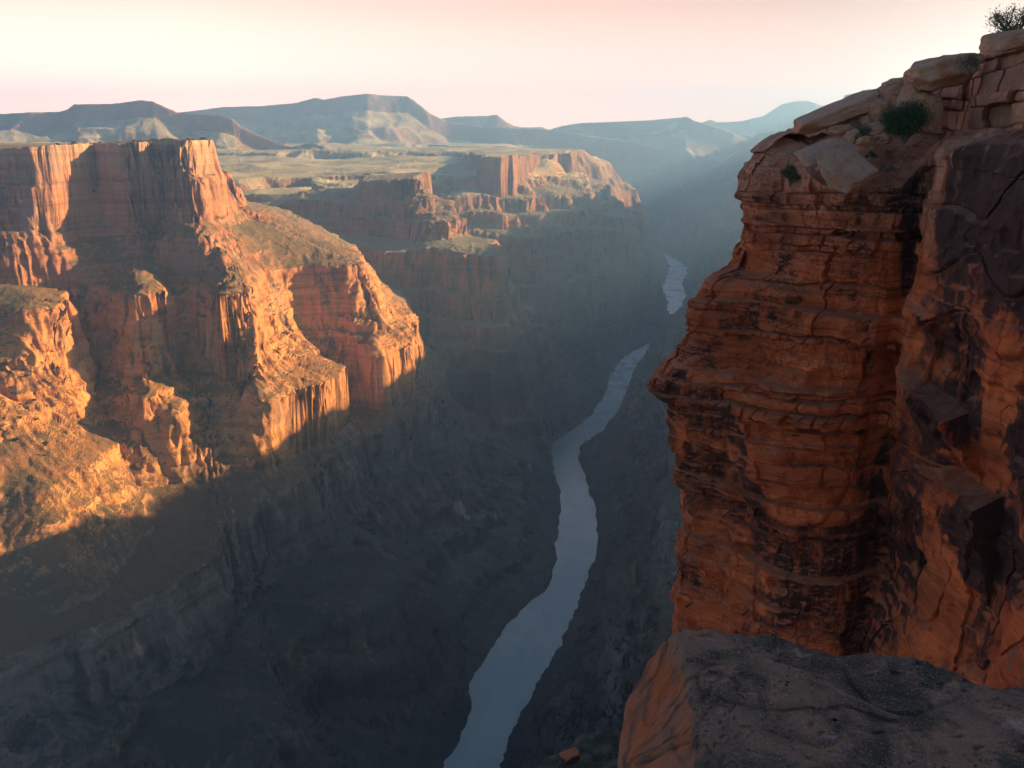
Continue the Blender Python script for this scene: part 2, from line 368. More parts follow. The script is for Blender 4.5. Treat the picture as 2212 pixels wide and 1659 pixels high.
def height(x, y, fine=True):
    """height of the ground and the number of the landform it belongs to"""
    x = x.astype(np.float32); y = y.astype(np.float32)
    near = y < 8000
    # buttresses, gullies and flutes: one plan noise shared by every stratum
    far = 1 + sstep(2400, 4500, y) * 0.9
    n = 25 * far * fbm2(x / 240, y / 240, 3, 3)
    zs = []
    zl, s0 = land('LW', x, y, n * 0.45, 1.0, 1.5, 1.0, fine)
    tilt = np.clip((-850 - x) / 100, 0, 1) * -14 + 6 * sstep(-800, -690, x)
    zl = zl + tilt * sstep(-190, -14, zl) + np.where(s0 < 0, np.clip(-s0 / 200, 0, 1) * 5 + 1.2 * fbm2(x / 50, y / 50, 3, 5) , 0)
    zs.append(zl)
    m1, s1 = land('M1', x, y, n * 1.3, 1.5, 1.5, 1.5, fine); zs.append(m1)
    m2, s2 = land('M2', x, y, n * 1.3, 1.3, 1.5, 1.9, fine); zs.append(m2 + np.where(s2 < 0, 10 * fbm2(x / 300, y / 90, 4, 6), 0))
    m3, s3 = land('M3', x, y, n * 1.5, 0.7, 1.5, 2.0, fine); zs.append(m3 + np.where(s3 < 0, 12 * fbm2(x / 400, y / 120, 4, 7), 0))
    rw, sr = land('RW', x, y, n * 1.2, 1.7, 1.5, 1.9, fine)
    rw = rw + np.where(sr < 0, np.clip(-sr / 300, 0, 1) * 30, 0)
    rw = rw + np.where(sr < 0, 42 * np.clip(-sr / 60, 0, 1) * sstep(1150, 1350, y) * sstep(2050, 1800, y), 0)  # rim raised out of view so its shadow falls on the left buttress
    rw = rw + np.where(sr < 0, 185 * np.clip(-sr / 170, 0, 1) * sstep(2850, 3150, y) * sstep(5900, 5300, y), 0)  # hidden plateau raised to throw shadow over the promontories
    zs.append(rw)
    lb, sb = land('LB', x, y, n * 1.0, 1.3, 1.5, 1.0, fine); zs.append(lb)
    n1, sn = land('N1', x, y, n * 0.3, 1.0, 1.5, 1.0, fine); zs.append(n1 + np.where(sn < 0, np.clip(-sn / 250, 0, 1) * 40, 0))
    # ground rising from both banks of the river
    wob = 10 * fbm2(x / 60, y / 60, 3, 41)
    dl = -look(D_LEFT, x, y); dr = -look(D_RIGHT, x, y)
    sh = 7 * fbm2(x / 38, y / 60, 4, 43) * (1 + sstep(2500, 5000, y))
    dl = dl + sh; dr = dr + sh * 0.8 + 3 * vn2(x / 17, y / 17, 44)
    dl2 = dl + wob * np.clip(dl / 80, 0, 1.5); dr2 = dr + wob * np.clip(dr / 80, 0, 1.5)
    fl = np.interp(dl2, [-60, -8, 0, 10, 40, 200, 380, 560, 900, 2500], [-900, -890, -881.5, -872, -858, -772, -664, -612, -580, -560]).astype(np.float32)
    fr = np.interp(dr2, [-60, -8, 0, 10, 40, 120, 220, 400, 2500], [-900, -890, -881.5, -870, -850, -765, -655, -610, -560]).astype(np.float32)
    gul = ridged(x / 120 + y / 300, y / 120 - x / 300, 3, 51)
    fl = fl + 5 * fbm2(x / 30, y / 30, 3, 53) * np.clip(dl / 60, 0, 1) + gul * 22 * np.clip(dl / 250, 0, 1); fr = fr + gul * 14 * np.clip(dr / 200, 0, 1)
    fl = np.where(dl > -40, fl, -900); fr = np.where(dr > -40, fr, -900)
    dm = np.maximum(np.maximum(dl, dr), 0)
    cap = -884 + 1.5 * np.maximum(dl, dr) + 0.012 * dm * dm + 6 * r_bank(x, y) * np.clip(dm / 20, 0, 1)
    zs = [np.minimum(a, cap) for a in zs]
    zs.append(np.maximum(fl, fr))
    # bowl of the platform behind the promontories
    es = -175 + np.clip((y - 3300) / 2700, 0, 1) * 105 + 22 * fbm2(x / 700, y / 260, 5, 61)
    m = sstep(-150, 250, -look(FIELDS['M2'][1][1], x, y)) + sstep(0, 400, -(x + 650) + (y - 3600) * 0.08) * sstep(3100, 3500, y)
    es = np.where((y > 3000) & (x < 1100), es * 1.0 - (1 - np.clip(m, 0, 1)) * 800, -900)
    es = np.where(y > 7600, -75 - 560 * sstep(-100, 900, x) + 20 * fbm2(x / 900, y / 500, 4, 61), es)
    zs.append(np.minimum(es, np.where(y < 8000, cap, 9999)).astype(np.float32))
    q = x / np.maximum(y, 50)
    for k, (nm, D, sq, sz) in enumerate(SKYQ):
        sc = D / 5600.0
        w = 300 * sc * fbm2(x / (1500 * sc), y / (1500 * sc), 3, 71 + k) - 55 * sc * ridged(x / (420 * sc), y / (420 * sc), 3, 81 + k)
        top = np.interp(q, sq, sz).astype(np.float32)
        d = (D - y) + w * np.clip((D - y) / (300 * sc) + 0.25, 0, 1)
        drop = np.interp(d, [-3000 * sc, 0, 60 * sc, 300 * sc, 380 * sc, 1500 * sc, 2600 * sc], [60, 0, 95 * sc, 180 * sc, 250 * sc, 560 * sc, 900 * sc]).astype(np.float32)
        drop = drop + np.where(d < 0, 0, 10 * sc * ridged(x / (240 * sc), y / (240 * sc), 3, 91 + k) * np.clip(d / (300 * sc), 0, 1))
        h = top - drop
        if nm not in 'DF': h = np.where(h < -100, -100 + 8 * (h + 100), h)
        h = np.where(y < 8000, np.minimum(h, cap), h)
        zs.append(np.where(y > D - 2600 * sc, h, -900))
    Zs = np.stack(zs, 0)
    z = Zs.max(0); rid = Zs.argmax(0)
    if fine:
        # strata: small ledges on everything that is steep, hummocks elsewhere
        hs = 24.0
        ph = z / hs + 0.8 * fbm2(x / 220, y / 220, 2, 101)
        st = (ph - np.floor(ph)); st = sstep(0.3, 0.7, st) - st
        am = 0.45 * sstep(-0.1, 0.6, fbm2(x / 160, y / 160, 2, 105))
        z = z + np.where((z > -870) & (rid < 7), st * hs * am, 0)
        ph = z / 62.0 + 0.5 * fbm2(x / 320, y / 320, 2, 141)
        st = (ph - np.floor(ph)); st = sstep(0.35, 0.65, st) - st
        z = z + np.where((z > -860) & ((rid == 1) | (rid == 2) | (rid == 4) | (rid == 5)), st * 62.0 * 0.62, 0)
        z = z + np.where((z > -845) & (rid == 7) & (y < 7000), st * 62.0 * 0.42 * sstep(-0.5, 0.3, fbm2(x / 200, y / 200, 2, 143)), 0)
        z = z + 1.3 * fbm2(x / 14, y / 14, 3, 111) * (1 + sstep(2000, 6000, y) * 0.8) * np.where(z > -868, 1, 0) * np.where(rid == 8, 0.5, 1)
    return z, rid

# ------------------------------------------------------------------ sampling: rows crowd together where the ground is steep
QUAL = 1.0
NQ, NR = int(1150 * QUAL), int(1500 * QUAL)
Q0, Q1 = -0.80, 0.80
qc = np.linspace(Q0, Q1, 220)
yf = np.exp(np.linspace(math.log(70), math.log(12000), 2600))
QQ, YF = np.meshgrid(qc, yf)
zc, _ = height(QQ * YF, YF, fine=False)
dz = np.abs(np.gradient(zc, axis=0)); dy = np.gradient(yf)[:, None]
w = np.sqrt(dy ** 2 * 0.06 + (dz * 1.0) ** 2) / YF * np.where(YF < 600, 0.35, 1.0)
w = np.minimum(w, np.percentile(w, 99.5)) + 0.02 * dy / YF
ker = np.exp(-np.linspace(-2, 2, 13) ** 2); ker /= ker.sum()
w = np.apply_along_axis(lambda c: np.convolve(np.pad(c, 6, mode='edge'), ker, 'valid'), 0, w)
w = np.apply_along_axis(lambda c: np.convolve(np.pad(c, 6, mode='edge'), ker, 'valid'), 1, w)
cum = np.cumsum(w, 0); cum = (cum - cum[:1]) / (cum[-1:] - cum[:1])
tgt = np.linspace(0, 1, NR)
Yr = np.stack([np.interp(tgt, cum[:, k], yf) for k in range(len(qc))], 1)      # NR x 220
qf = np.linspace(Q0, Q1, NQ)
fi = (qf - Q0) / (Q1 - Q0) * (len(qc) - 1); i0 = np.clip(fi.astype(int), 0, len(qc) - 2); ff = fi - i0
Yr = Yr[:, i0] * (1 - ff) + Yr[:, i0 + 1] * ff
Xr = Yr * qf[None, :]
Zr, RID = height(Xr, Yr)
del zc, QQ, YF, w, cum

def craggy(X, Y, Z, ymax=5200):
    """push steep faces in and out along their horizontal normal: beds, blocks and ribs"""
    du = np.stack([np.gradient(A, axis=1) for A in (X, Y, Z)], -1)
    dv = np.stack([np.gradient(A, axis=0) for A in (X, Y, Z)], -1)
    N = np.cross(du, dv); N /= np.linalg.norm(N, axis=-1, keepdims=True) + 1e-9
    N *= np.sign(N[..., 2:3] + 1e-9)
    k = np.clip((0.80 - N[..., 2]) / 0.35, 0, 1)
    m = (k > 0) & (Y < ymax) & (Z > -875)
    x, y, z, kk = X[m], Y[m], Z[m], k[m]
    h = np.hypot(N[m][:, 0], N[m][:, 1]) + 1e-6
    nx, ny = N[m][:, 0] / h, N[m][:, 1] / h
    f = 1 + (y > 2400) * 0.8
    d = 7.0 * fbm3(x / 34 / f, y / 34 / f, z / 48 / f, 3, 201) + 3.6 * vn3(x / 12 / f, y / 12 / f, z / 13 / f, 205) + 4.0 * vn3(x / 140, y / 140, z / 9 / f, 211) + 2.0 * vn3(x / 40, y / 40, z / 4.5, 213)
    d += 2.5 * (1 - 2 * np.abs(vn3(x / 11, y / 11, z / 60, 221)))
    d = d * kk * f * np.clip((y - 150) / 400, 0.15, 1)
    X[m] += nx * d; Y[m] += ny * d
craggy(Xr, Yr, Zr)


# ------------------------------------------------------------------ materials
class NT:
    """small helper to write node trees"""
    def __init__(self, name):
        self.m = bpy.data.materials.new(name); self.m.use_nodes = True
        self.t = self.m.node_tree; self.b = self.t.nodes['Principled BSDF']
        self.geo = self.t.nodes.new('ShaderNodeNewGeometry')
        self.pos = self.geo.outputs['Position']
    def n(self, kind, **kw):
        o = self.t.nodes.new(kind)
        for k, v in kw.items(): setattr(o, k, v)
        return o
    def put(self, sock, v):
        if isinstance(v, (int, float, tuple, list)):
            if isinstance(v, (tuple, list)) and len(v) == 3 and sock.type == 'RGBA': v = tuple(v) + (1,)
            sock.default_value = v
        else: self.t.links.new(v, sock)
    def math(self, op, a, b=0.0, c=0.0, clamp=False):
        o = self.n('ShaderNodeMath', operation=op, use_clamp=clamp)
        self.put(o.inputs[0], a); self.put(o.inputs[1], b); self.put(o.inputs[2], c)
        return o.outputs[0]
    def vec(self, v, scale=(1, 1, 1), add=None):
        o = self.n('ShaderNodeMapping'); self.put(o.inputs['Vector'], v); o.inputs['Scale'].default_value = scale
        if add: o.inputs['Location'].default_value = add
        return o.outputs[0]
    def noise(self, v, scale, detail=4, rough=0.55, dist=0.0):
        o = self.n('ShaderNodeTexNoise'); self.put(o.inputs['Vector'], v)
        o.inputs['Scale'].default_value = scale; o.inputs['Detail'].default_value = detail
        o.inputs['Roughness'].default_value = rough; o.inputs['Distortion'].default_value = dist
        return o.outputs['Fac']
    def voro(self, v, scale, feature='F1', out='Distance', rnd=1.0):
        o = self.n('ShaderNodeTexVoronoi', feature=feature); self.put(o.inputs['Vector'], v)
        o.inputs['Scale'].default_value = scale; o.inputs['Randomness'].default_value = rnd
        return o.outputs[out]
    def ramp(self, f, stops, mode='LINEAR'):
        o = self.n('ShaderNodeValToRGB'); self.put(o.inputs[0], f); e = o.color_ramp.elements
        o.color_ramp.interpolation = mode
        while len(e) < len(stops): e.new(0.5)
        for k, (p, c) in enumerate(stops):
            e[k].position = p; e[k].color = (c, c, c, 1) if isinstance(c, (int, float)) else tuple(c) + (1,)
        return o.outputs[0]
    def rng(self, v, a, b, c=0.0, d=1.0, smooth=True):
        o = self.n('ShaderNodeMapRange'); o.interpolation_type = 'SMOOTHSTEP' if smooth else 'LINEAR'
        self.put(o.inputs[0], v)
        for k, x in enumerate((a, b, c, d)): o.inputs[k + 1].default_value = x
        return o.outputs[0]
    def mix(self, f, a, b, blend='MIX'):
        o = self.n('ShaderNodeMix', data_type='RGBA', blend_type=blend)
        self.put(o.inputs['Factor'], f); self.put(o.inputs[6], a); self.put(o.inputs[7], b)
        return o.outputs[2]
    def sep(self, v):
        o = self.n('ShaderNodeSeparateXYZ'); self.put(o.inputs[0], v); return o.outputs
    def bump(self, h, dist, strength=1.0, normal=None):
        o = self.n('ShaderNodeBump'); self.put(o.inputs['Height'], h)
        o.inputs['Distance'].default_value = dist; o.inputs['Strength'].default_value = strength
        if normal is not None: self.put(o.inputs['Normal'], normal)
        return o.outputs[0]
    def end(self, col, rough=0.9, normal=None, spec=0.2):
        self.put(self.b.inputs['Base Color'], col); self.put(self.b.inputs['Roughness'], rough)
        self.b.inputs['Specular IOR Level'].default_value = spec
        if normal is not None: self.put(self.b.inputs['Normal'], normal)
        return self.m

def terrain_material(name, bright=1.0, veg=1.0):
    m = NT(name)
    p = m.pos; z = m.sep(p)[2]; nz = m.sep(m.geo.outputs['True Normal'])[2]
    # strata by height, wobbling a little
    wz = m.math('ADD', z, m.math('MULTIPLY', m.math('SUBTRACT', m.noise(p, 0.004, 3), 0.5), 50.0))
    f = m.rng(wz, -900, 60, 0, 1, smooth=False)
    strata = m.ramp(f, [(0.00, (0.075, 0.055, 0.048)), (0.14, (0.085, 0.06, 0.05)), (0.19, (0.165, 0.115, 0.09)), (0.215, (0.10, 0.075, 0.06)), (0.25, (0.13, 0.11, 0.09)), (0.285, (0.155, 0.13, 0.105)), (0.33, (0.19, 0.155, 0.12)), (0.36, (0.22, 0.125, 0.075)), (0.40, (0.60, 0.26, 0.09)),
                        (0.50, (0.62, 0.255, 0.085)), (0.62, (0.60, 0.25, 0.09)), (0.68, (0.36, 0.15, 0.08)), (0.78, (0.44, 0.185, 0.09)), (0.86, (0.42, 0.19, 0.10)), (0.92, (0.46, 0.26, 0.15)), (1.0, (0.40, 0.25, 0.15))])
    # thin beds
    beds = m.noise(m.vec(p, (0.0025, 0.0025, 0.11)), 1.0, 5, 0.65)
    strata = m.mix(1.0, strata, m.ramp(beds, [(0.3, 0.60), (0.5, 1.0), (0.68, 1.22)]), 'MULTIPLY')
    # desert varnish: long vertical stains, and pale fresh rock
    st = m.noise(m.vec(p, (0.05, 0.05, 0.007)), 1.0, 6, 0.62, 0.3)
    patch = m.noise(p, 0.011, 4, 0.6)
    v = m.math('MULTIPLY', m.rng(st, 0.47, 0.62), m.rng(patch, 0.40, 0.60))
    rock = m.mix(m.math('MULTIPLY', v, 0.85), strata, (0.050, 0.034, 0.032))
    grey = m.math('MULTIPLY', m.rng(m.noise(m.vec(p, (1, 1, 0.6), (300, 20, 50)), 0.009, 5, 0.6), 0.56, 0.72), 0.6)
    rock = m.mix(grey, rock, (0.26, 0.20, 0.165))
    fres = m.rng(m.noise(m.vec(p, (1, 1, 0.35), (90, 400, 0)), 0.02, 4, 0.6), 0.62, 0.78)
    rock = m.mix(m.math('MULTIPLY', fres, 0.65), rock, (0.78, 0.50, 0.30))
    rock = m.mix(m.math('MULTIPLY', m.rng(m.sep(p)[1], 2050, 2450), 0.68), rock, m.mix(m.rng(m.noise(p, 0.006, 4, 0.6), 0.4, 0.6), (0.15, 0.105, 0.08), (0.27, 0.135, 0.085)))
    dn = m.n('ShaderNodeVectorMath', operation='DISTANCE'); m.put(dn.inputs[0], m.vec(p, (1, 1, 0.7))); dn.inputs[1].default_value = (95, 3330, -380)
    scar = m.math('MULTIPLY', m.rng(dn.outputs['Value'], 110, 60), m.rng(m.noise(p, 0.02, 5, 0.7), 0.50, 0.56))
    # debris and scrub where it is not steep
    slope = m.rng(m.math('ADD', nz, m.math('MULTIPLY', m.math('SUBTRACT', m.noise(p, 0.05, 4, 0.6), 0.5), 0.35)), 0.64, 0.84)
    soil = m.mix(m.rng(m.noise(p, 0.012, 5, 0.6), 0.35, 0.65), (0.20, 0.125, 0.06), (0.125, 0.10, 0.05))
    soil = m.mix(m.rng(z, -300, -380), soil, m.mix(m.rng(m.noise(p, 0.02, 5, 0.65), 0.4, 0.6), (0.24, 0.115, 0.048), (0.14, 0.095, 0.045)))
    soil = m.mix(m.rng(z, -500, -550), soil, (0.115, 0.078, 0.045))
    py = m.sep(p)[1]
    soil = m.mix(m.math('MULTIPLY', m.rng(py, 2050, 2450), 0.7), soil, (0.23, 0.205, 0.135))
    soil = m.mix(m.math('MULTIPLY', m.rng(py, 2900, 3500), m.rng(z, -260, -190)), soil, m.mix(m.rng(m.noise(m.vec(p, (1, 0.5, 1)), 0.006, 5, 0.6), 0.4, 0.62), (0.52, 0.43, 0.25), (0.30, 0.26, 0.14)))
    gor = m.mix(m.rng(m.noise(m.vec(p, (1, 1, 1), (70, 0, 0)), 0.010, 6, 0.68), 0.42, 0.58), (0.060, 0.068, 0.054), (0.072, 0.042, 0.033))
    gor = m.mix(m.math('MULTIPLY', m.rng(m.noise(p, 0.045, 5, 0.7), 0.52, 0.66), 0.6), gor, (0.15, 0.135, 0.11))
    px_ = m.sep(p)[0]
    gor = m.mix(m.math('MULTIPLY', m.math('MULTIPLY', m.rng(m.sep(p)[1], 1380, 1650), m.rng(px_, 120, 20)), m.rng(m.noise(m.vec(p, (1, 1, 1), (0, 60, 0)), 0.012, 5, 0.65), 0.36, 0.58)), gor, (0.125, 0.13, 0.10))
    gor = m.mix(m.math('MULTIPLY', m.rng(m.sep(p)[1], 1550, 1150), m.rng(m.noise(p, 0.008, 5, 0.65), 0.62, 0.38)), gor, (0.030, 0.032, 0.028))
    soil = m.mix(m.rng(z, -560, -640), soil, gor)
    bush = m.math('MULTIPLY', m.rng(m.voro(p, 0.16), 0.42, 0.25), m.math('MULTIPLY', m.rng(m.noise(p, 0.02, 3), 0.42, 0.58), m.rng(z, -330, -250, 0.25, 1.0)))
    fleck = m.math('MULTIPLY', m.rng(m.noise(p, 0.22, 3, 0.6), 0.58, 0.66), 0.6)
    soil = m.mix(m.math('MULTIPLY', m.math('MAXIMUM', bush, fleck), 0.6 * veg), soil, (0.050, 0.055, 0.024))
    col = m.mix(slope, rock, soil)
    col = m.mix(scar, col, (0.50, 0.46, 0.42))
    big = m.noise(m.vec(p, (1, 1, 0.35)), 0.06, 7, 0.68)
    sm = m.noise(m.vec(p, (1, 1, 0.8)), 0.5, 4, 0.6)
    lay = m.noise(m.vec(p, (0.02, 0.02, 0.55)), 1.0, 3, 0.6)
    nb = m.bump(big, 9.0, 0.85); nb = m.bump(lay, 1.6, 0.6, nb); nb = m.bump(sm, 1.2, 0.6, nb)
    return m.end(col, 0.95, nb, 0.1)

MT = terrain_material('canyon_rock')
REG = [('canyon_wall', [0, 6], 'tall stepped canyon wall on the left bank lit orange by the low sun'),
       ('promontory', [1], 'nearest hazy promontory with a rounded hill above the river bend'),
       ('promontory', [2], 'second hazy promontory with a sunlit upper edge beyond the rounded hill'),
       ('promontory', [3], 'farthest flat topped promontory with a small red cliff at its tip'),
       ('canyon_wall', [4], 'hazy blue canyon wall on the right bank behind the near red cliff'),
       ('ground', [5, 7], 'dark talus slopes and benches along both river banks'),
       ('plateau', [8], 'pale sunlit scrub platform stretching below the far mesas'),
       ('mesa', [9], 'nearest mesa at the far left with a long sunlit spur'),
       ('mesa', [10], 'broad blue mesa with the highest flat top left of centre'),
       ('mesa', [11], 'faint pale mesa just right of the broad blue one'),
       ('mesa', [12], 'long flat hazy mesa in the centre above the gorge'),
       ('hills', [13], 'hazy slope descending left from the near red cliff'),
       ('mesa', [14], 'faintest peaked mesa glowing near the sun'),
       ('mesa', [15], 'pale flat mesa beside the tip of the tapering slab')]
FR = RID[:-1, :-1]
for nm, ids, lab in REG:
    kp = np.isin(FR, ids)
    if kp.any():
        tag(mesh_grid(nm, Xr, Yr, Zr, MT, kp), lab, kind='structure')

# river
def river():
    L = np.array(RIV_L, float); Rr = np.array(RIV_R, float)
    m = NT('river_water')
    py = m.sep(m.pos)[1]
    w1 = m.noise(m.pos, 0.09, 4, 0.6); w2 = m.noise(m.vec(m.pos, (1, 0.45, 1)), 0.012, 4, 0.6)
    foam_glint = m.math('MULTIPLY', m.rng(m.noise(m.vec(m.pos, (1, 0.6, 1), (50, 90, 0)), 0.014, 5, 0.65), 0.34, 0.52), m.rng(py, 2300, 4000, 0.0, 1.0))
    col = m.mix(m.rng(w2, 0.4, 0.65), (0.24, 0.27, 0.235), (0.30, 0.32, 0.27))
    col = m.mix(m.math('MULTIPLY', foam_glint, 0.9), col, (0.80, 0.80, 0.78))  # sky glints on the far reach painted in as white, together with foam
    h = m.math('MULTIPLY', w1, m.rng(py, 1500, 4200, 0.35, 2.6))
    nb = m.bump(h, 1.6, 0.6)
    ro = m.rng(py, 1800, 4000, 0.14, 0.34)
    mat = m.end(col, ro, nb, 0.6)
    X, Y = np.meshgrid(np.linspace(-700, 1700, 60), np.linspace(-300, 8600, 160))
    o = mesh_grid('river', X, Y, np.full(X.shape, -880.0), mat)
    tag(o, 'calm grey green river winding along the canyon bottom', kind='structure')
river()

def haze():
    m = bpy.data.materials.new('haze_air'); m.use_nodes = True
    t = m.node_tree; t.nodes.remove(t.nodes['Principled BSDF'])
    v = t.nodes.new('ShaderNodeVolumePrincipled')
    v.inputs['Color'].default_value = (0.33, 0.62, 1.0, 1)
    v.inputs['Density'].default_value = HAZE
    v.inputs['Anisotropy'].default_value = 0.70
    t.links.new(v.outputs[0], t.nodes['Material Output'].inputs['Volume'])
    x0, x1, y0, y1, z0, z1 = -12000, 12000, -3000, 12300, -1000, 560
    co = np.array([(x, y, z) for x in (x0, x1) for y in (y0, y1) for z in (z0, z1)], float)
    q = np.array([(0, 1, 3, 2), (4, 6, 7, 5), (0, 4, 5, 1), (2, 3, 7, 6), (0, 2, 6, 4), (1, 5, 7, 3)])
    o = mesh_from('haze', co, q, m, False)
    tag(o, 'pale blue morning haze filling the canyon', kind='stuff')
HAZE = 1.14e-4
haze()

# ------------------------------------------------------------------ near cliff on the right
rng = np.random.default_rng(7)
def XZ(px, row, y): return H(px, row, y)

SIL = [(240, 1700), (270, 1672), (285, 1650), (300, 1636), (330, 1618), (365, 1604), (400, 1600), (430, 1597), (455, 1603), (475, 1612), (500, 1606), (540, 1584), (583, 1568), (598, 1535), (612, 1512), (640, 1506), (680, 1505), (715, 1498),
       (738, 1478), (760, 1462), (785, 1440), (805, 1424), (830, 1412), (865, 1414), (900, 1428), (925, 1445), (960, 1442), (1000, 1438), (1035, 1450), (1080, 1456), (1110, 1452), (1130, 1448), (1170, 1458), (1210, 1466), (1280, 1462), (1350, 1460), (1700, 1455)]
YN = 63.0
sz_ = []; sx_ = []
for row, px in SIL:
    a, b = H(px, row, YN); sz_.append(b); sx_.append(a)
sz_ = np.array(sz_)[::-1]; sx_ = np.array(sx_)[::-1]
def nose_x(z): return np.interp(z, sz_, sx_)
NX0 = float(nose_x(-17.0))

def at(px, y, z=-17.0):
    return ((px - 1106) * (y * CP - z * SP) / FPX, y)
CK = [(55, 130), (31, 90), (NX0 + 4.5, 72), (NX0, 63), at(1545, 58.5), at(1650, 55.5), at(1760, 54.5), at(1860, 55.0), at(1925, 56.0), at(1965, 53.6), at(2060, 49), at(2160, 43.5), at(2290, 37), at(2700, 26), (34, 8)]
CU = [0, 0.06, 0.12, 0.17, 0.24, 0.33, 0.43, 0.52, 0.58, 0.63, 0.72, 0.81, 0.90, 0.96, 1.0]
TK = [(75, 140), (60, 110), (46, 88), (40, 84), (37, 82), (37, 80), (38, 79), (41, 78), (45, 77), (49, 74), (53, 68), (58, 60), (64, 50), (75, 30), (75, 6)]
WN = [1, 1, 1, 1, 0.75, 0.5, 0.35, 0.2, 0.1, 0, 0, 0, 0, 0, 0]      # share of the nose profile
def smooth_interp(u, uk, vk):
    """monotone-ish cubic (Catmull-Rom) through the keys"""
    uk = np.array(uk, float); vk = np.array(vk, float)
    m = np.gradient(vk, uk)
    i = np.clip(np.searchsorted(uk, u) - 1, 0, len(uk) - 2)
    h = uk[i + 1] - uk[i]; t = (u - uk[i]) / h
    return ((2 * t**3 - 3 * t**2 + 1) * vk[i] + (t**3 - 2 * t**2 + t) * h * m[i] + (-2 * t**3 + 3 * t**2) * vk[i + 1] + (t**3 - t**2) * h * m[i + 1])

def uof_(px): return float(np.interp(px, [1412, 1545, 1650, 1760, 1860, 1925, 1965, 2060, 2160, 2290], CU[3:13]))
NU = 1150
uu = np.concatenate([np.linspace(0, 0.11, 60, endpoint=False), np.linspace(0.11, 0.90, NU - 120, endpoint=False), np.linspace(0.90, 1.0, 60)])
cx = smooth_interp(uu, CU, [a for a, b in CK]); cy = smooth_interp(uu, CU, [b for a, b in CK])
tx = smooth_interp(uu, CU, [a for a, b in TK]); ty = smooth_interp(uu, CU, [b for a, b in TK])
wn = np.interp(uu, CU, WN)
arc = np.concatenate([[0], np.cumsum(np.hypot(np.diff(cx), np.diff(cy)))])
# lip and tier heights along u
lip = np.interp(uu, CU, [0.2, 0.2, 0.2, 0.1, -1.6, -3.0, -3.1, -2.8, -1.0, -0.2, -0.1, -0.1, 0.0, 0.5, 1])
bench = np.interp(uu, CU, [0.5, 0.5, 0.5, 0.6, 0.55, 0.4, 0.4, 0.5, 0.6, 0.5, 0.4, 0.4, 0.5, 1, 2])
bw = np.interp(uu, CU, [8, 8, 8, 8, 8.5, 9, 9.5, 9, 5.0, 3.0, 1.6, 1.2, 1.0, 1, 1])
NV1, NV2, NV3, NV4 = 900, 130, 130, 40
U = uu[None, :]; A = np.broadcast_to(arc[None, :], (NV1, NU))
v1 = np.linspace(0, 1, NV1)[:, None]
Z1 = -66 + (lip[None, :] + 66) * v1
off = (nose_x(Z1) - NX0)
X1 = cx[None, :] + off * wn[None, :]
Y1 = cy[None, :] + off * 0.55 * wn[None, :] * (U > 0.17)
# round the lip
rh = np.interp(uu, [0, 0.12, 0.17, 0.24, 0.30, 1], [1, 2.4, 2.6, 2.0, 0.6, 0.9])[None, :]
rl = np.clip(1 - (lip[None, :] - Z1) / rh, 0, 1) ** 2 * rh / 1.1
Ox = cx - tx; Oy = cy - ty; ol = np.hypot(Ox, Oy); Ox /= ol; Oy /= ol
w_ = bw + 1.4
px_top = 1106 + FPX * (cx - Ox * w_) / ((cy - Oy * w_) * CP - 3 * SP); mk_ = (uu > 0.2) & (uu < 0.93)
def u_top(px): return float(np.interp(px, px_top[mk_], uu[mk_]))
tier = np.interp(uu, [u_top(p) for p in (1412, 1760, 1900, 1966, 1974, 2046, 2054, 2072, 2200, 2300)] + [1.0], [0.3, 0.4, 0.6, 0.8, 3.6, 3.9, 5.0, 5.3, 5.6, 6.0, 8.0])
# tilt the whole face a little backwards above, outwards below
butt = (1 - sstep(0.575, 0.625, U)) * sstep(0.02, 0.14, U)             # buttress, bedded; the rest is the smooth wall
def beds(A, Z, seed, tmin, tmax, joint, amp):
    """irregular beds broken by joints: returns outward offset"""
    r = np.random.default_rng(seed)
    zb = [-70.0]
    while zb[-1] < 12: zb.append(zb[-1] + tmin * (tmax / tmin) ** (r.random() ** 1.15))
    zb = np.array(zb); n = len(zb)
    Zw = Z + 0.9 * vn2(A / 16, Z / 30, seed + 1) + 0.12 * vn2(A / 2.2, Z / 2, seed + 2)
    i = np.clip(np.searchsorted(zb, Zw) - 1, 0, n - 2)
    t = (Zw - zb[i]) / (zb[i + 1] - zb[i]); th = zb[i + 1] - zb[i]
    base = (r.random(n)[i] - 0.5) * 2
    base = base * (0.55 + 0.9 * vn2(A / 13 + i * 3.7, i * 1.3 + 0 * A, seed + 3))
    e = np.minimum(t, 1 - t) * th
    gm = sstep(-0.35, 0.45, vn2(A / 6 + i * 9.1, Z / 5, seed + 4))
    groove = -np.exp(-(e / 0.04) ** 2) * 0.45 * gm - np.exp(-(e / 0.13) ** 2) * 0.22 * gm
    ww = joint * (0.5 + r.random(n))[i] * np.clip(th, 0.5, 2.0)
    aa = (A + r.random(n)[i] * 50 + 0.35 * vn2(A / 1.5, Zw / 0.8, seed + 5)) / ww
    k = np.floor(aa); f = aa - k
    blk = hash2(k.astype(np.int64), i.astype(np.int64), seed + 9) - 0.5
    ej = np.minimum(f, 1 - f) * ww
    has = hash2(k.astype(np.int64), i.astype(np.int64), seed + 10) > 0.6
    gj = -np.exp(-(ej / 0.05) ** 2) * 0.6 * has
    return amp * (base * 0.8 + blk * 1.15 * sstep(0, 0.09, ej) + groove * 0.9 + gj)
Zb = Z1; Ab = A
d = beds(Ab, Zb, 31, 0.30, 3.6, 2.6, 0.85) * butt * (0.45 + 0.75 * sstep(-0.5, 0.5, vn3(Ab / 12, Zb / 8, 0 * Ab, 35)))
d += beds(Ab, Zb, 63, 0.10, 0.42, 1.1, 0.12) * butt * (0.4 + 0.6 * sstep(-0.4, 0.3, vn3(Ab / 6, Zb / 3, 0 * Ab + 3, 36)))
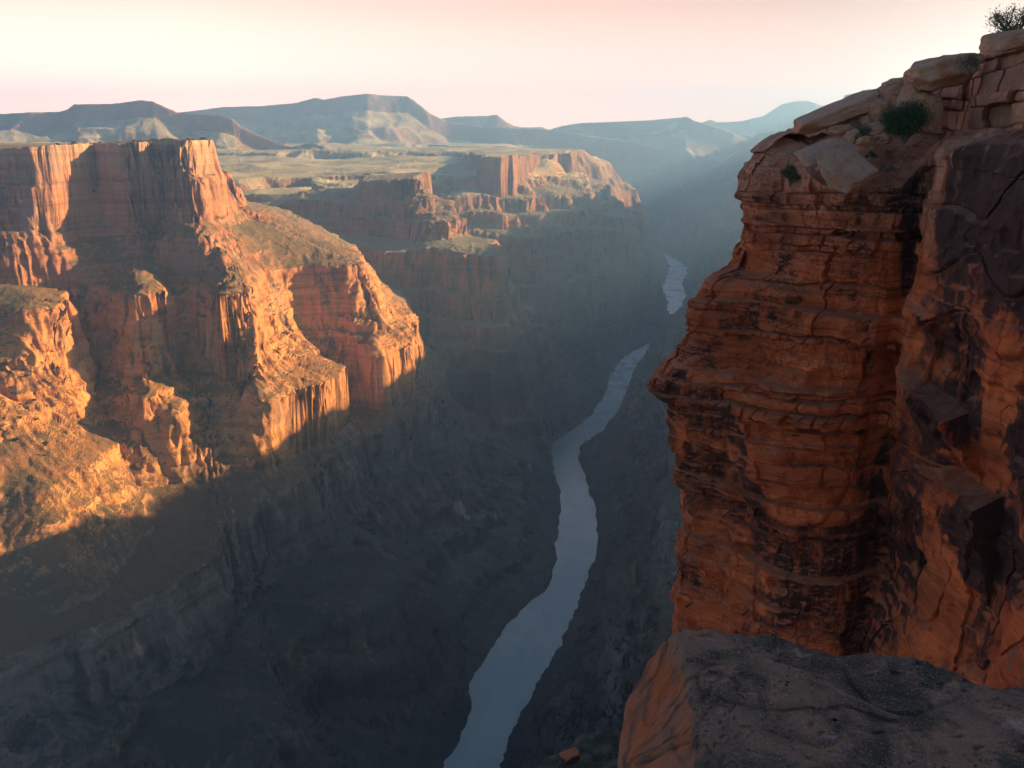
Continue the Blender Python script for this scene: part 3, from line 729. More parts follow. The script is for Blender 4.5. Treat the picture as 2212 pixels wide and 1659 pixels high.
rub = sstep(0.1, 0.6, vn2(Ab / 9, Zb / 4, 90)) * butt
d += beds(Ab, Zb, 57, 0.16, 0.55, 2.0, 0.32) * rub
# ledges that run round the buttress
for zl, dep, wd_ in ((-11.0, 1.3, 0.8), (-15.6, 0.8, 0.5), (-19.5, 0.9, 0.6), (-24.0, 1.0, 0.7), (-29.5, 0.9, 0.8), (-5.6, 0.9, 0.5)):
    zz = zl + 0.8 * vn2(Ab / 14, 0 * Ab, int(-zl * 10))
    q_ = (Zb - zz)
    d -= dep * np.where(q_ > 0, np.exp(-(q_ / (wd_ * 2.4)) ** 1.3), np.exp(-(q_ / 0.12) ** 2)) * butt * (0.35 + 0.65 * sstep(-0.4, 0.4, vn2(Ab / 10, 0 * Ab + zl, 133)))
# smooth wall: great curved flakes, cracks and two hanging blocks
wall = 1 - butt
qz = vn3(Ab / 11, Zb / 14, 0 * Ab, 301) + 0.5 * vn3(Ab / 4.5, Zb / 6, 0 * Ab, 302)
fl_ = np.floor(qz * 2.2); ft = qz * 2.2 - fl_
d += wall * (0.9 * (fl_ + sstep(0.0, 0.10, ft)) * 0.55 + 0.25 * ft)
d += wall * beds(Ab, Zb, 77, 2.2, 7.5, 2.6, 0.16)
ck = vn3(Ab / 3.2, Zb / 12, 0 * Ab + 5, 311)
d -= wall * 0.5 * np.exp(-(ck / 0.035) ** 2) * sstep(0.1, 0.5, vn3(Ab / 8, Zb / 9, 0 * Ab, 312))
ck = vn3(Ab / 5.2, Zb / 16, 0 * Ab + 9, 315)
d -= butt * 0.4 * np.exp(-(ck / 0.03) ** 2) * sstep(0.0, 0.4, vn3(Ab / 8, Zb / 9, 0 * Ab, 316))
def uof(px): return np.interp(px, [at(1412, 63)[0] * 0 + 1412, 1545, 1650, 1760, 1860, 1925, 1965, 2060, 2160, 2290], CU[3:13])
def zof(row, y): return H(1106, row, y)[1]
def hang(px0, px1, r0, r1, y, dep, sk):
    """block hanging off the wall: flat top, overhanging underside"""
    u0, u1 = uof(px0), uof(px1); z1, z0 = zof(r0, y), zof(r1, y)
    s_ = (U - u0) / (u1 - u0); t_ = (Z1 - z0) / (z1 - z0)
    s_ = s_ + 0.07 * vn3(Ab / 2.2, Zb / 2.2, 0 * Ab, 401) ; t_ = t_ + 0.06 * vn3(Ab / 2.5, Zb / 1.8, 0 * Ab, int(402 + 3 * sk)) + (s_ - 0.5) * 0.25 * sk
    m_ = np.clip(np.minimum(np.minimum(s_ * 2.2, (1 - s_) * 14), np.minimum((1 - t_) * 9, t_ * 1.25 + 0.05 * sk)), 0, 1)
    return dep * m_ * (0.75 + 0.3 * s_)
d += hang(1925, 2100, 835, 1000, 49, 2.0, 1) + hang(1985, 2150, 1065, 1310, 46, 2.3, -0.4) + hang(1900, 2020, 640, 820, 52, 0.8, 1)
P3 = (Ab / 1.0, Zb / 1.0)
d += 1.3 * vn3(Ab / 9, Zb / 7, 0 * Ab, 501) + 0.45 * vn3(Ab / 3.4, Zb / 2.4, 0 * Ab, 502) + 0.20 * vn3(Ab / 1.2, Zb / 0.8, 0 * Ab, 503) + 0.09 * vn3(Ab / 0.45, Zb / 0.3, 0 * Ab, 504)
d -= 0.55 * np.abs(vn3(Ab / 2.6, Zb / 1.9, 0 * Ab + 7, 521)) + 0.28 * np.abs(vn3(Ab / 1.0, Zb / 0.7, 0 * Ab + 7, 522))
pit = vn3(Ab / 0.9, Zb / 0.9, 0 * Ab, 511) * 0.6 + vn3(Ab / 2.1, Zb / 1.7, 0 * Ab, 512)
d -= 0.5 * sstep(0.45, 0.85, pit) * (0.4 + 0.6 * sstep(-0.2, 0.5, vn3(Ab / 7, Zb / 5, 0 * Ab, 513)))
d *= np.clip(0.25 + (lip[None, :] - Z1) / 1.2, 0.25, 1)
d -= rl * 1.0
X1 = X1 + Ox[None, :] * d; Y1 = Y1 + Oy[None, :] * d
LX, LY, LZ = X1[-1], Y1[-1], Z1[-1]
def seg(n, w0, w1, z0, z1, curve, rough, seed):
    """rows that continue inwards from the lip: w = metres inwards, z = height"""
    t = np.linspace(0, 1, n + 1)[1:, None]
    w = w0[None, :] + (w1 - w0)[None, :] * t; c = curve(t)
    z = z0[None, :] + (z1 - z0)[None, :] * c
    x = LX[None, :] - Ox[None, :] * w; y = LY[None, :] - Oy[None, :] * w
    nz_ = rough * (0.6 * fbm2(x / 2.6, y / 2.6, 3, seed) + 0.25 * vn2(x / 0.7, y / 0.7, seed + 9)) * np.sin(np.pi * np.clip(t, 0, 1)) ** 0.5
    return x, y, z + nz_, w
zero = np.zeros(NU)
# bench strewn with soil, in little steps
X2, Y2, Z2, W2 = seg(NV2, zero, bw, lip, bench, lambda t: 0.5 * t + 0.5 * sstep(0, 1, (t * 5 % 1)) * 0.2 + 0.4 * (t * 5 // 1) / 5 + 0 * t, 0.7, 601)
t3 = np.linspace(0, 1, NV3 + 1)[1:, None]
Z3 = Z2[-1][None, :] + (tier - Z2[-1])[None, :] * t3
A3 = np.broadcast_to(arc[None, :], Z3.shape)
sl3 = np.where(tier > 1.5, 0.9, 14.0)[None, :]
in3 = bw[None, :] + sl3 * t3
d3 = np.where(tier > 1.5, 1, 0)[None, :] * (beds(A3, Z3 * 1.0, 91, 0.6, 2.4, 2.4, 0.9) * 1.2 + 0.9 * vn3(A3 / 4, Z3 / 2.5, 0 * A3, 611) + 0.3 * vn3(A3 / 1.2, Z3 / 1, 0 * A3, 612)) * np.sin(np.pi * np.clip(t3 * 0.9 + 0.1, 0, 1)) ** 0.6 - 0.9 * np.clip((t3 - 0.82) / 0.18, 0, 1) ** 2
X3 = LX[None, :] - Ox[None, :] * (in3 - d3); Y3 = LY[None, :] - Oy[None, :] * (in3 - d3)
w4 = bw + sl3[0] + 0.9
t4 = np.linspace(0, 1, NV4 + 1)[1:, None]
w_in = 60 * t4
X4 = X3[-1][None, :] - Ox[None, :] * w_in; Y4 = Y3[-1][None, :] - Oy[None, :] * w_in
shade_rise = np.interp(uu, [0.5, 0.55, 0.62, 1], [0, 11, 17, 22])[None, :]  # out-of-view knoll added to keep the low sun off the cliff top
Z4 = tier[None, :] + np.where(tier > 1.5, 0.8, 0.1)[None, :] * t4 + 0.35 * fbm2(X4 / 4, Y4 / 4, 3, 621) * np.minimum(t4 * 4, 1) + shade_rise * sstep(12, 42, w_in)
def cliff_material(name):
    m = NT(name)
    p = m.pos; nz = m.sep(m.geo.outputs['True Normal'])[2]; z = m.sep(p)[2]
    base = m.mix(m.rng(m.noise(m.vec(p, (1, 1, 1.6)), 0.16, 6, 0.65), 0.32, 0.68), (0.44, 0.080, 0.022), (0.66, 0.145, 0.043))
    beds_ = m.noise(m.vec(p, (0.05, 0.05, 1.3)), 1.0, 5, 0.65)
    base = m.mix(1.0, base, m.ramp(beds_, [(0.30, 0.62), (0.5, 1.0), (0.7, 1.25)]), 'MULTIPLY')
    fine = m.noise(m.vec(p, (0.12, 0.12, 5.0)), 1.0, 4, 0.6)
    base = m.mix(m.math('MULTIPLY', m.rng(fine, 0.56, 0.66), 0.55), base, (0.10, 0.030, 0.014))
    top = m.rng(z, -9.0, 0.5)
    base = m.mix(m.math('MULTIPLY', top, 0.75), base, (0.60, 0.30, 0.18))  # tan towards the top, made paler to carry skylight on the nose
    pale = m.rng(m.noise(p, 0.55, 6, 0.7), 0.58, 0.74)
    base = m.mix(m.math('MULTIPLY', pale, 0.40), base, (0.55, 0.22, 0.10))
    # desert varnish
    a = m.noise(m.vec(p, (1, 1, 0.45)), 0.13, 6, 0.62, 0.6); b = m.noise(m.vec(p, (1.6, 1.6, 0.10)), 1.0, 5, 0.6)
    v = m.math('MULTIPLY', m.rng(a, 0.48, 0.57), m.rng(b, 0.26, 0.50))
    spots = m.rng(m.noise(m.vec(p, (1, 1, 1.5)), 0.75, 5, 0.65, 0.4), 0.58, 0.68)
    v = m.math('MAXIMUM', v, m.math('MULTIPLY', spots, 0.8))
    v = m.math('MULTIPLY', v, m.rng(nz, 0.75, 0.4))
    v = m.math('MULTIPLY', v, m.rng(z, 2.0, -4.0, 0.35, 1.0))
    wob = m.math('MULTIPLY', m.math('SUBTRACT', m.noise(m.vec(p, (1, 1, 0.5)), 0.35, 5, 0.65), 0.5), 6.5)
    for px, row, yy, rad in ((2050, 905, 48, 2.3), (2080, 1170, 45, 3.0), (2110, 420, 48, 4.2), (2190, 560, 43, 3.0), (1790, 470, 54, 1.5), (2180, 980, 42, 2.0)):
        xx, zz = H(px, row, yy)
        dn = m.n('ShaderNodeVectorMath', operation='DISTANCE'); m.put(dn.inputs[0], p); dn.inputs[1].default_value = (xx, yy, zz)
        v = m.math('MAXIMUM', v, m.math('MULTIPLY', m.rng(m.math('ADD', dn.outputs['Value'], wob), rad + 0.5, rad), m.rng(b, 0.25, 0.42, 0.55, 1.0)))
    col = m.mix(m.math('MULTIPLY', v, 0.92), base, (0.030, 0.016, 0.016))
    # flat tops: grey weathered rock, dust and grit
    flat = m.rng(m.math('ADD', nz, m.math('MULTIPLY', m.math('SUBTRACT', m.noise(p, 1.4, 4, 0.6), 0.5), 0.3)), 0.62, 0.85)
    dust = m.mix(m.rng(m.noise(p, 0.9, 5, 0.65), 0.4, 0.6), (0.30, 0.10, 0.045), (0.30, 0.17, 0.11))
    col = m.mix(m.math('MULTIPLY', flat, 0.6), col, dust)
    n1 = m.noise(m.vec(p, (1, 1, 1.5)), 1.3, 8, 0.7); n2 = m.noise(p, 9.0, 5, 0.7)
    crk = m.voro(m.vec(p, (0.55, 0.55, 1.1)), 1.0, 'DISTANCE_TO_EDGE')
    cr = m.math('MULTIPLY', m.rng(crk, 0.0, 0.03, 1.0, 0.0), m.rng(m.noise(p, 0.3, 3), 0.45, 0.6))
    wv = m.n('ShaderNodeVectorMath', operation='ADD'); m.put(wv.inputs[0], m.vec(p, (0.75, 0.75, 1.7)))
    nv = m.n('ShaderNodeTexNoise'); m.put(nv.inputs['Vector'], p); nv.inputs['Scale'].default_value = 0.8; nv.inputs['Detail'].default_value = 3
    m.put(wv.inputs[1], nv.outputs['Color'])
    blk = m.sep(m.voro(wv.outputs[0], 1.0, 'F1', 'Color'))[0]; wv2 = m.voro(m.vec(wv.outputs[0], (2.7, 2.7, 2.7)), 1.0, 'F1', 'Color')
    nb = m.bump(n1, 0.35, 0.8); nb = m.bump(blk, 0.16, 0.7, nb); nb = m.bump(m.sep(wv2)[0], 0.05, 0.6, nb); nb = m.bump(n2, 0.045, 0.7, nb); nb = m.bump(m.math('MULTIPLY', cr, -1.0), 0.10, 0.7, nb)
    return m.end(col, 0.88, nb, 0.25)
CM = cliff_material('red_cliff_rock')
cliff = mesh_grid('near_cliff', np.vstack([X1, X2, X3, X4]), np.vstack([Y1, Y2, Y3, Y4]), np.vstack([Z1, Z2, Z3, Z4]), CM, smooth=False)
tag(cliff, 'near red cliff of broken beds and dark stained wall filling the right side', kind='structure')

# ------------------------------------------------------------------ loose rocks
def rock_mesh(size, seed, planes=14, rough=0.05, n=40, flat=1.0, soft=18.0):
    """angular weathered boulder: a soft intersection of random planes"""
    r = np.random.default_rng(seed)
    th = np.linspace(0, 2 * np.pi, 2 * n, endpoint=False); ph = np.linspace(0.02, np.pi - 0.02, n)
    T, Ph = np.meshgrid(th, ph)
    D = np.stack([np.cos(T) * np.sin(Ph), np.sin(T) * np.sin(Ph), np.cos(Ph)], -1)
    N = r.normal(size=(planes, 3)); N /= np.linalg.norm(N, axis=1, keepdims=True)
    N = np.vstack([N, [[0, 0, 1], [0, 0, -1], [1, 0.1, 0], [-1, 0.1, 0.1], [0, 1, 0], [0, -1, 0.1]]])
    dd = np.concatenate([0.78 + 0.22 * r.random(planes), [0.8, 0.8, 0.9, 0.9, 0.85, 0.85]])
    k = np.maximum(D @ N.T, 1e-3) / dd
    rad = (k ** soft).sum(-1) ** (-1 / soft)
    rad = rad * (1 + rough * 1.6 * vn3(D[..., 0] * 2.5 + seed, D[..., 1] * 2.5, D[..., 2] * 4, seed) + rough * 0.8 * vn3(D[..., 0] * 7 + seed, D[..., 1] * 7, D[..., 2] * 12, seed + 1) + rough * 0.3 * vn3(D[..., 0] * 22, D[..., 1] * 22, D[..., 2] * 30 + seed, seed + 2))
    co = (D * rad[..., None]).reshape(-1, 3) * (np.array(size) / 2 / 0.85)
    m = 2 * n; i = np.arange(n - 1)[:, None] * m; j = np.arange(m)[None, :]; j2 = (j + 1) % m
    q = np.stack([i + j, i + m + j, i + m + j2, i + j2], -1).reshape(-1, 4)
    co = np.vstack([co, co[:m].mean(0), co[-m:].mean(0)])
    a, b = n * m, n * m + 1; jj = np.arange(m); j2 = (jj + 1) % m
    caps = np.concatenate([np.stack([np.full(m, a), jj, j2, np.full(m, a)], -1), np.stack([np.full(m, b), (n - 1) * m + j2, (n - 1) * m + jj, np.full(m, b)], -1)])
    return co, q, caps

def rock_obj(name, loc, size, rot, seed, mat, planes=14, rough=0.05, n=36, soft=18.0):
    co, q, caps = rock_mesh(size, seed, planes, rough, n, soft=soft)
    me = bpy.data.meshes.new(name)
    faces = [tuple(f) for f in q.tolist()] + [tuple(f[:3]) for f in caps.tolist()]
    me.from_pydata(co.tolist(), [], faces); me.polygons.foreach_set('use_smooth', [True] * len(faces)); me.materials.append(mat); me.update()
    o = bpy.data.objects.new(name, me); COL.objects.link(o)
    o.location = loc; o.rotation_euler = rot
    return o

def loose_material():
    m = NT('weathered_boulder')
    p = m.n('ShaderNodeTexCoord').outputs['Object']; nz = m.sep(m.geo.outputs['Normal'])[2]
    c = m.mix(m.rng(m.noise(p, 1.1, 6, 0.65), 0.35, 0.65), (0.42, 0.175, 0.085), (0.52, 0.28, 0.17))
    c = m.mix(m.math('MULTIPLY', m.rng(m.noise(m.vec(p, (1, 1, 3)), 2.2, 5, 0.65), 0.52, 0.68), 0.6), c, (0.12, 0.085, 0.07))
    c = m.mix(m.math('MULTIPLY', m.rng(nz, 0.5, 0.9), 0.4), c, (0.30, 0.23, 0.19))
    nb = m.bump(m.noise(m.vec(p, (1, 1, 2.2)), 3.0, 8, 0.7), 0.12, 0.7); nb = m.bump(m.noise(p, 20, 4, 0.7), 0.02, 0.6, nb)
    return m.end(c, 0.9, nb, 0.2)
BM = loose_material()
def top_pt(px, row, y):
    x, z = H(px, row, y); return (x, y, z)
ROCKS = [ # name, px, row, y, size, rot(deg), seed, label
    ('tilted_slab', 1811, 246, 60.0, (5.6, 2.6, 1.15), (4, -22, 8), 3, 'long tapering slab pointing out over the cliff edge'),
    ('rock_slab', 1782, 329, 56.2, (3.1, 2.2, 0.40), (28, -20, 10), 12, 'narrow pinkish slab leaning above the larger broken slab'),
    ('rock_slab', 1822, 360, 54.6, (2.9, 3.0, 0.42), (42, -20, 25), 15, 'broad fallen pinkish slab resting on the red slope'),
    ('boulder', 1941, 184, 62.0, (1.9, 2.2, 1.0), (0, -8, 5), 21, 'small square boulder topmost left of the dome rock'),
    ('boulder', 1957, 202, 60.5, (2.3, 1.8, 0.9), (0, -32, 0), 22, 'tilted brown boulder between the small square one and the juniper'),
    ('boulder', 1925, 218, 60.0, (1.6, 1.8, 1.9), (0, 20, 30), 23, 'grey upright boulder left of the dark juniper'),
    ('boulder', 1896, 243, 59.2, (1.3, 1.6, 1.6), (0, -25, 20), 24, 'reddish triangular boulder at the foot of the long slab'),
    ('boulder', 1915, 250, 60.0, (1.6, 1.7, 1.7), (0, 10, 60), 33, 'grey boulder wedged behind the reddish triangular one'),
    ('boulder', 1871, 259, 59.2, (0.8, 0.8, 0.55), (0, 0, 20), 25, 'tiny tan boulder under the long slab'),
    ('boulder', 1893, 277, 57.6, (1.75, 1.5, 0.75), (0, -12, 5), 26, 'flat grey boulder just left of the juniper'),
    ('boulder', 1817, 280, 58.8, (1.7, 1.6, 0.60), (0, -6, 0), 27, 'low tan boulder under the tip of the long slab'),
    ('boulder', 1841, 296, 57.2, (0.9, 0.9, 0.8), (0, -30, 0), 28, 'small grey boulder beside the dusty green bush'),
    ('dome_rock', 2028, 158, 57.5, (3.3, 3.4, 2.0), (0, -10, 0), 29, 'low rounded rock capping the stepped ledge under the cliff top'),
    ('boulder', 1845, 268, 60.5, (2.2, 1.8, 1.0), (0, -18, 10), 41, 'shadowed brown boulder propping the middle of the long slab'),
    ('boulder', 1948, 232, 61.5, (2.2, 2.0, 1.8), (0, -10, 15), 42, 'grey block half hidden behind the juniper crown'),
    ('boulder', 1972, 212, 58.5, (1.3, 1.6, 1.6), (0, 14, 15), 43, 'brown block between the juniper and the stepped ledge'),
    ('boulder', 1990, 246, 57.5, (1.8, 1.8, 2.4), (0, 6, 5), 44, 'tall brown block filling the gap right of the juniper'),
    ('boulder', 1868, 305, 56.2, (1.1, 0.9, 0.55), (0, 5, 40), 31, 'dark grey stone above the broad fallen slab'),
    ('boulder', 2180, 88, 48.5, (2.2, 2.0, 1.0), (0, -8, 0), 32, 'red boulder on the cliff top beneath the olive bush'),
]
for nm, px, row, y, size, rot, sd_, lab in ROCKS:
    o = rock_obj(nm, top_pt(px, row, y), size, [R(a) for a in rot], sd_, BM, planes=8 if 'slab' in nm else 14, rough=0.03 if 'slab' in nm else 0.05, soft=60.0 if 'slab' in nm else 30.0)
    tag(o, lab, 'rock', 'rocks along the near cliff top')

# ------------------------------------------------------------------ shrubs
def leaf_material(name, a, b):
    m = NT(name)
    c = m.mix(m.noise(m.pos, 3.0, 3), a, b)
    m.b.inputs['Subsurface Weight'].default_value = 0.0
    return m.end(c, 0.75, None, 0.2)
def bark_material():
    m = NT('shrub_bark'); return m.end(m.mix(m.noise(m.vec(m.pos, (6, 6, 1)), 4, 4), (0.09, 0.065, 0.05), (0.20, 0.15, 0.11)), 0.9, None, 0.1)
BARK = bark_material()
def tube(pts, rads, sides=6):
    pts = [Vector(p) for p in pts]; co = []; f = []
    for i, p in enumerate(pts):
        d = (pts[min(i + 1, len(pts) - 1)] - pts[max(i - 1, 0)]).normalized()
        a = d.orthogonal().normalized(); b = d.cross(a)
        for k in range(sides):
            t = 2 * math.pi * k / sides; co.append(p + (a * math.cos(t) + b * math.sin(t)) * rads[i])
    for i in range(len(pts) - 1):
        for k in range(sides):
            k2 = (k + 1) % sides; f.append((i * sides + k, i * sides + k2, (i + 1) * sides + k2, (i + 1) * sides + k))
    return co, f
def make_shrub(name, w, h, leaf, seed, mat, n=2600, clumps=14, parts=('trunk', 'crown'), sparse=0.0):
    """stems rising from one foot and a crown of leaf-sized faces in clumps"""
    r = random.Random(seed); root = bpy.data.objects.new(name, None); COL.objects.link(root)
    co = []; fc = []; cl = []
    for k in range(clumps):
        a = r.uniform(0, 6.283); rr = (r.random() ** 0.6) * w / 2 * 0.8; zz = h * r.uniform(0.22, 0.85) * (1 - 0.25 * rr / (w / 2))
        c = Vector((rr * math.cos(a), rr * math.sin(a), zz)); cl.append((c, r.uniform(0.16, 0.30) * min(w, h * 1.3)))
        mid = c * 0.5 + Vector((r.uniform(-.1, .1) * w, r.uniform(-.1, .1) * w, 0))
        tr = 0.035 * h
        t, f = tube([(0, 0, -0.1 * h), tuple(mid), tuple(c), tuple(c + (c - mid) * 0.4)], [tr, tr * 0.6, tr * 0.35, tr * 0.12], 5)
        b = len(co); co += t; fc += [tuple(i + b for i in q) for q in f]
    me = bpy.data.meshes.new(parts[0]); me.from_pydata([tuple(c) for c in co], [], fc); me.materials.append(BARK)
    o = bpy.data.objects.new(parts[0], me); COL.objects.link(o); o.parent = root
    rg = np.random.default_rng(seed); L = []
    per = n // clumps
    for c, rad in cl:
        d = rg.normal(size=(per, 3)); d /= np.linalg.norm(d, axis=1, keepdims=True)
        q = np.array(c) + d * (rad * (rg.random((per, 1)) ** (0.45 + sparse))) * np.array([1, 1, 0.85])
        L.append(q)
    L = np.vstack(L); L = L[L[:, 2] > 0.02 * h]
    a = rg.normal(size=L.shape); a /= np.linalg.norm(a, axis=1, keepdims=True); b = np.cross(a, rg.normal(size=L.shape)); b /= np.linalg.norm(b, axis=1, keepdims=True)
    s_ = leaf * (0.6 + 0.8 * rg.random((len(L), 1)))
    V = np.stack([L - a * s_, L + b * s_ * 0.45, L + a * s_, L - b * s_ * 0.45], 1).reshape(-1, 3)
    mesh_from(parts[1], V, np.arange(len(V)).reshape(-1, 4), mat, False, root)
    return root
JUN = leaf_material('juniper_leaf', (0.030, 0.058, 0.022), (0.055, 0.085, 0.030))
OLV = leaf_material('olive_leaf', (0.10, 0.12, 0.045), (0.17, 0.17, 0.07))
SAG = leaf_material('sage_leaf', (0.07, 0.085, 0.055), (0.12, 0.13, 0.08))
LIM = leaf_material('yellow_green_leaf', (0.14, 0.17, 0.04), (0.20, 0.20, 0.06))
SHRUBS = [ # name, px, row of the foot, y, w, h, leaf, seed, mat, n, clumps, label
    ('juniper', 1953, 300, 55.6, 2.7, 2.35, 0.055, 1, JUN, 15000, 34, 'dense dark green juniper under the upper ledge'),
    ('olive_bush', 2188, 84, 49.0, 2.6, 1.75, 0.045, 2, OLV, 3800, 30, 'sparse olive bush on the cliff top at the frame edge'),
    ('bush', 1706, 397, 56.0, 1.3, 1.3, 0.04, 3, JUN, 2600, 12, 'dark green bush on the rounded nose of the cliff'),
    ('bush', 1856, 300, 57.0, 1.25, 0.95, 0.035, 4, SAG, 2200, 10, 'dusty green bush between the flat grey boulders'),
    ('bush', 1884, 252, 59.8, 0.9, 1.2, 0.035, 5, SAG, 1500, 9, 'grey green bush behind the thick end of the long slab'),
    ('bush', 2092, 158, 52.2, 1.3, 1.1, 0.035, 6, SAG, 1800, 10, 'grey green bush in the notch above the dome rock'),
    ('bush', 1885, 342, 55.0, 0.9, 0.5, 0.035, 7, JUN, 1100, 7, 'low dark bush right of the broad fallen slab'),
    ('bush', 1918, 372, 54.6, 1.1, 0.5, 0.035, 8, SAG, 1100, 7, 'low grey bush on the red slope below the juniper'),
    ('tuft', 1855, 302, 56.4, 0.55, 0.32, 0.03, 9, LIM, 500, 5, 'yellow green tuft in front of the dusty bush'),
    ('bush', 1590, 602, 61.0, 0.8, 0.5, 0.03, 10, SAG, 800, 6, 'small green bush on the rubbly ledge below the nose'),
    ('tuft', 1566, 662, 60.2, 0.6, 0.4, 0.03, 11, LIM, 500, 5, 'yellow green tuft on the lower rubbly ledge'),
]
for nm, px, row, y, w, h, lf, sd_, mt_, n, cl, lab in SHRUBS:
    o = make_shrub(nm, w, h, lf, sd_, mt_, n, cl, sparse=0.25 if nm == 'olive_bush' else 0.0)
    o.location = top_pt(px, row, y); tag(o, lab, 'shrub', 'shrubs on the near cliff')

# loose stones on the red slope above the lip
st0 = rock_obj('loose_stone', (0, 0, 0), (1, 0.85, 0.6), (0, 0, 0), 51, BM, planes=12, rough=0.05, n=16)
rs = random.Random(11); vis = np.where((px_top > 1640) & (px_top < 1990) & (uu > 0.2) & (uu < 0.9))[0]
for k in range(80):
    o = st0 if k == 0 else st0.copy()
    if k: COL.objects.link(o)
    i_ = int(rs.choice(list(vis))); j_ = int(rs.random() ** 0.7 * (NV2 - 12)) + 6
    o.location = (X2[j_, i_], Y2[j_, i_], Z2[j_, i_] + 0.02); q_ = 0.14 + 0.42 * rs.random() ** 2.5
    o.scale = (q_ * rs.uniform(.8, 1.4), q_, q_ * rs.uniform(.6, 1)); o.rotation_euler = (rs.uniform(-.4, .4), rs.uniform(-.4, .4), rs.uniform(0, 6.28))
    tag(o, 'small loose stone scattered on the red slope of the near cliff top', 'stone', 'loose stones on the red slope')

# shrubs on the far rim, each its own copy
far0 = None
rr_ = random.Random(5)
for k in range(70):
    if k < 52:
        px = 292 + 165 * rr_.random() ** 0.8 if k < 36 else rr_.uniform(60, 300)
        yy = rr_.uniform(1850, 1935) if px > 240 else rr_.uniform(1760, 1900)
        x = (px - 1106) * (yy * CP + 3) / FPX
    else:
        px = rr_.uniform(-10, 70); yy = rr_.uniform(1230, 1400); x = (px - 1106) * (yy * CP + 70) / FPX
    zz, _ = height(np.array([x]), np.array([yy]))
    if far0 is None:
        far0 = make_shrub('rim_juniper', 7, 5, 0.42, 77, JUN, 1500, 12); o = far0
    else:
        o = far0.copy(); COL.objects.link(o)
        for ch in far0.children:
            c = ch.copy(); COL.objects.link(c); c.parent = o
    sc_ = rr_.uniform(0.45, 1.25); o.scale = (sc_ * rr_.uniform(0.8, 1.3), sc_, sc_ * rr_.uniform(0.7, 1.1)); o.rotation_euler = (0, 0, rr_.uniform(0, 6.28))
    o.location = (x, yy, float(zz[0]) - 0.4)
    tag(o, 'small dark juniper standing on the far rim and terrace' if k < 52 else 'green shrub on the near terrace at the left edge', 'shrub', 'junipers on the far rim' if k < 52 else 'shrubs on the left terrace')

# ------------------------------------------------------------------ foreground boulder
def radial(cen, pts, phi):
    p = np.array(pts) - np.array(cen)
    a = np.arctan2(p[:, 1], p[:, 0]); r = np.hypot(p[:, 0], p[:, 1]); o = np.argsort(a); a = a[o]; r = r[o]
    a = np.concatenate([a - 2 * np.pi, a, a + 2 * np.pi]); r = np.concatenate([r, r, r])
    return np.interp(phi, a, r)
ZT = -3.2
TOPP = [P(*q, ZT) for q in ((1446, 1372), (1470, 1358), (1510, 1352), (1560, 1362), (1610, 1372), (1650, 1366), (1690, 1364), (1760, 1374), (1840, 1388), (1930, 1404), (2010, 1422), (2110, 1446), (2212, 1472), (2420, 1540), (2700, 1700), (2900, 2100),
                                (2300, 2300), (1700, 2200), (1520, 1850), (1508, 1700), (1512, 1600), (1500, 1520), (1482, 1450), (1462, 1402))]
CH = [P(*q) for q in ((1440, 1366, -3.25), (1470, 1356, -3.3), (1510, 1352, -3.3), (1610, 1372, -3.3), (1690, 1364, -3.3), (1840, 1388, -3.3), (2010, 1422, -3.3), (2212, 1472, -3.3), (2430, 1540, -3.3), (2750, 1700, -3.3), (2950, 2120, -3.3),
                      (2300, 2340, -3.3), (1700, 2230, -3.4), (1400, 2000, -3.6), (1357, 1659, -3.75), (1354, 1560, -3.72), (1362, 1490, -3.65), (1385, 1435, -3.5), (1412, 1392, -3.38))]
cen = P(1800, 1560, ZT)
NPH = 900; phi = np.linspace(-np.pi, np.pi, NPH)
rt = radial(cen, TOPP, phi); rc = np.maximum(radial(cen, CH, phi), rt + 0.02)
chz = -3.3 - 0.5 * np.clip((rc - rt) / 0.42, 0, 1)
RR, ZZ = [], []
for t in np.linspace(0.003, 1, 260) ** 0.8:
    RR.append(rt * t); ZZ.append(np.full(NPH, ZT) - 0.05 * max(0, (t - 0.93) / 0.07) ** 2)
for t in np.linspace(0, 1, 130)[1:]:
    RR.append(rt + (rc - rt) * t); ZZ.append((ZT - 0.05) + (chz - ZT + 0.05) * t ** 1.15)
for t in np.linspace(0, 1, 120)[1:]:
    RR.append(rc + 0.10 * np.sin(t * 3.1) - 0.5 * t ** 2 * 0.5); ZZ.append(chz - 4.2 * t)
RR = np.array(RR); ZZ = np.array(ZZ)
BX = cen[0] + RR * np.cos(phi)[None, :]; BY = cen[1] + RR * np.sin(phi)[None, :]
dzb = 0.055 * fbm2(BX / 0.9, BY / 0.9, 3, 701) + 0.009 * fbm2(BX / 0.14, BY / 0.14, 4, 711)
# broken skins of rock: little steps along wandering lines
for k_, (sc_, dp) in enumerate(((1.9, 0.030), (0.9, 0.012))):
    f_ = fbm2(BX / sc_ + 3 * k_, BY / sc_ * 1.5, 2, 721 + k_) * 1.6; g_ = f_ - np.floor(f_)
    dzb += dp * (np.floor(f_) + sstep(0, 0.06, g_) - g_ * 0.6)
pt = vn2(BX / 0.035, BY / 0.035, 731); dzb -= 0.022 * sstep(0.45, 0.8, vn2(BX / 0.09, BY / 0.06, 735)) * sstep(0.0, 0.4, vn2(BX / 0.7, BY / 0.4, 736)); dzb -= 0.012 * sstep(0.40, 0.8, pt) * sstep(-0.1, 0.4, vn2(BX / 0.5, BY / 0.5, 733))
side = np.clip((np.arange(len(RR)) - 330) / 60, 0, 1)[:, None]
ZB = ZZ + dzb * (1 - side)
ro = (0.05 * vn3(BX / 0.5, BY / 0.5, ZZ / 0.5, 741) + 0.02 * vn3(BX / 0.15, BY / 0.15, ZZ / 0.12, 742)) * np.clip((np.arange(len(RR)) - 262) / 60, 0, 1)[:, None]
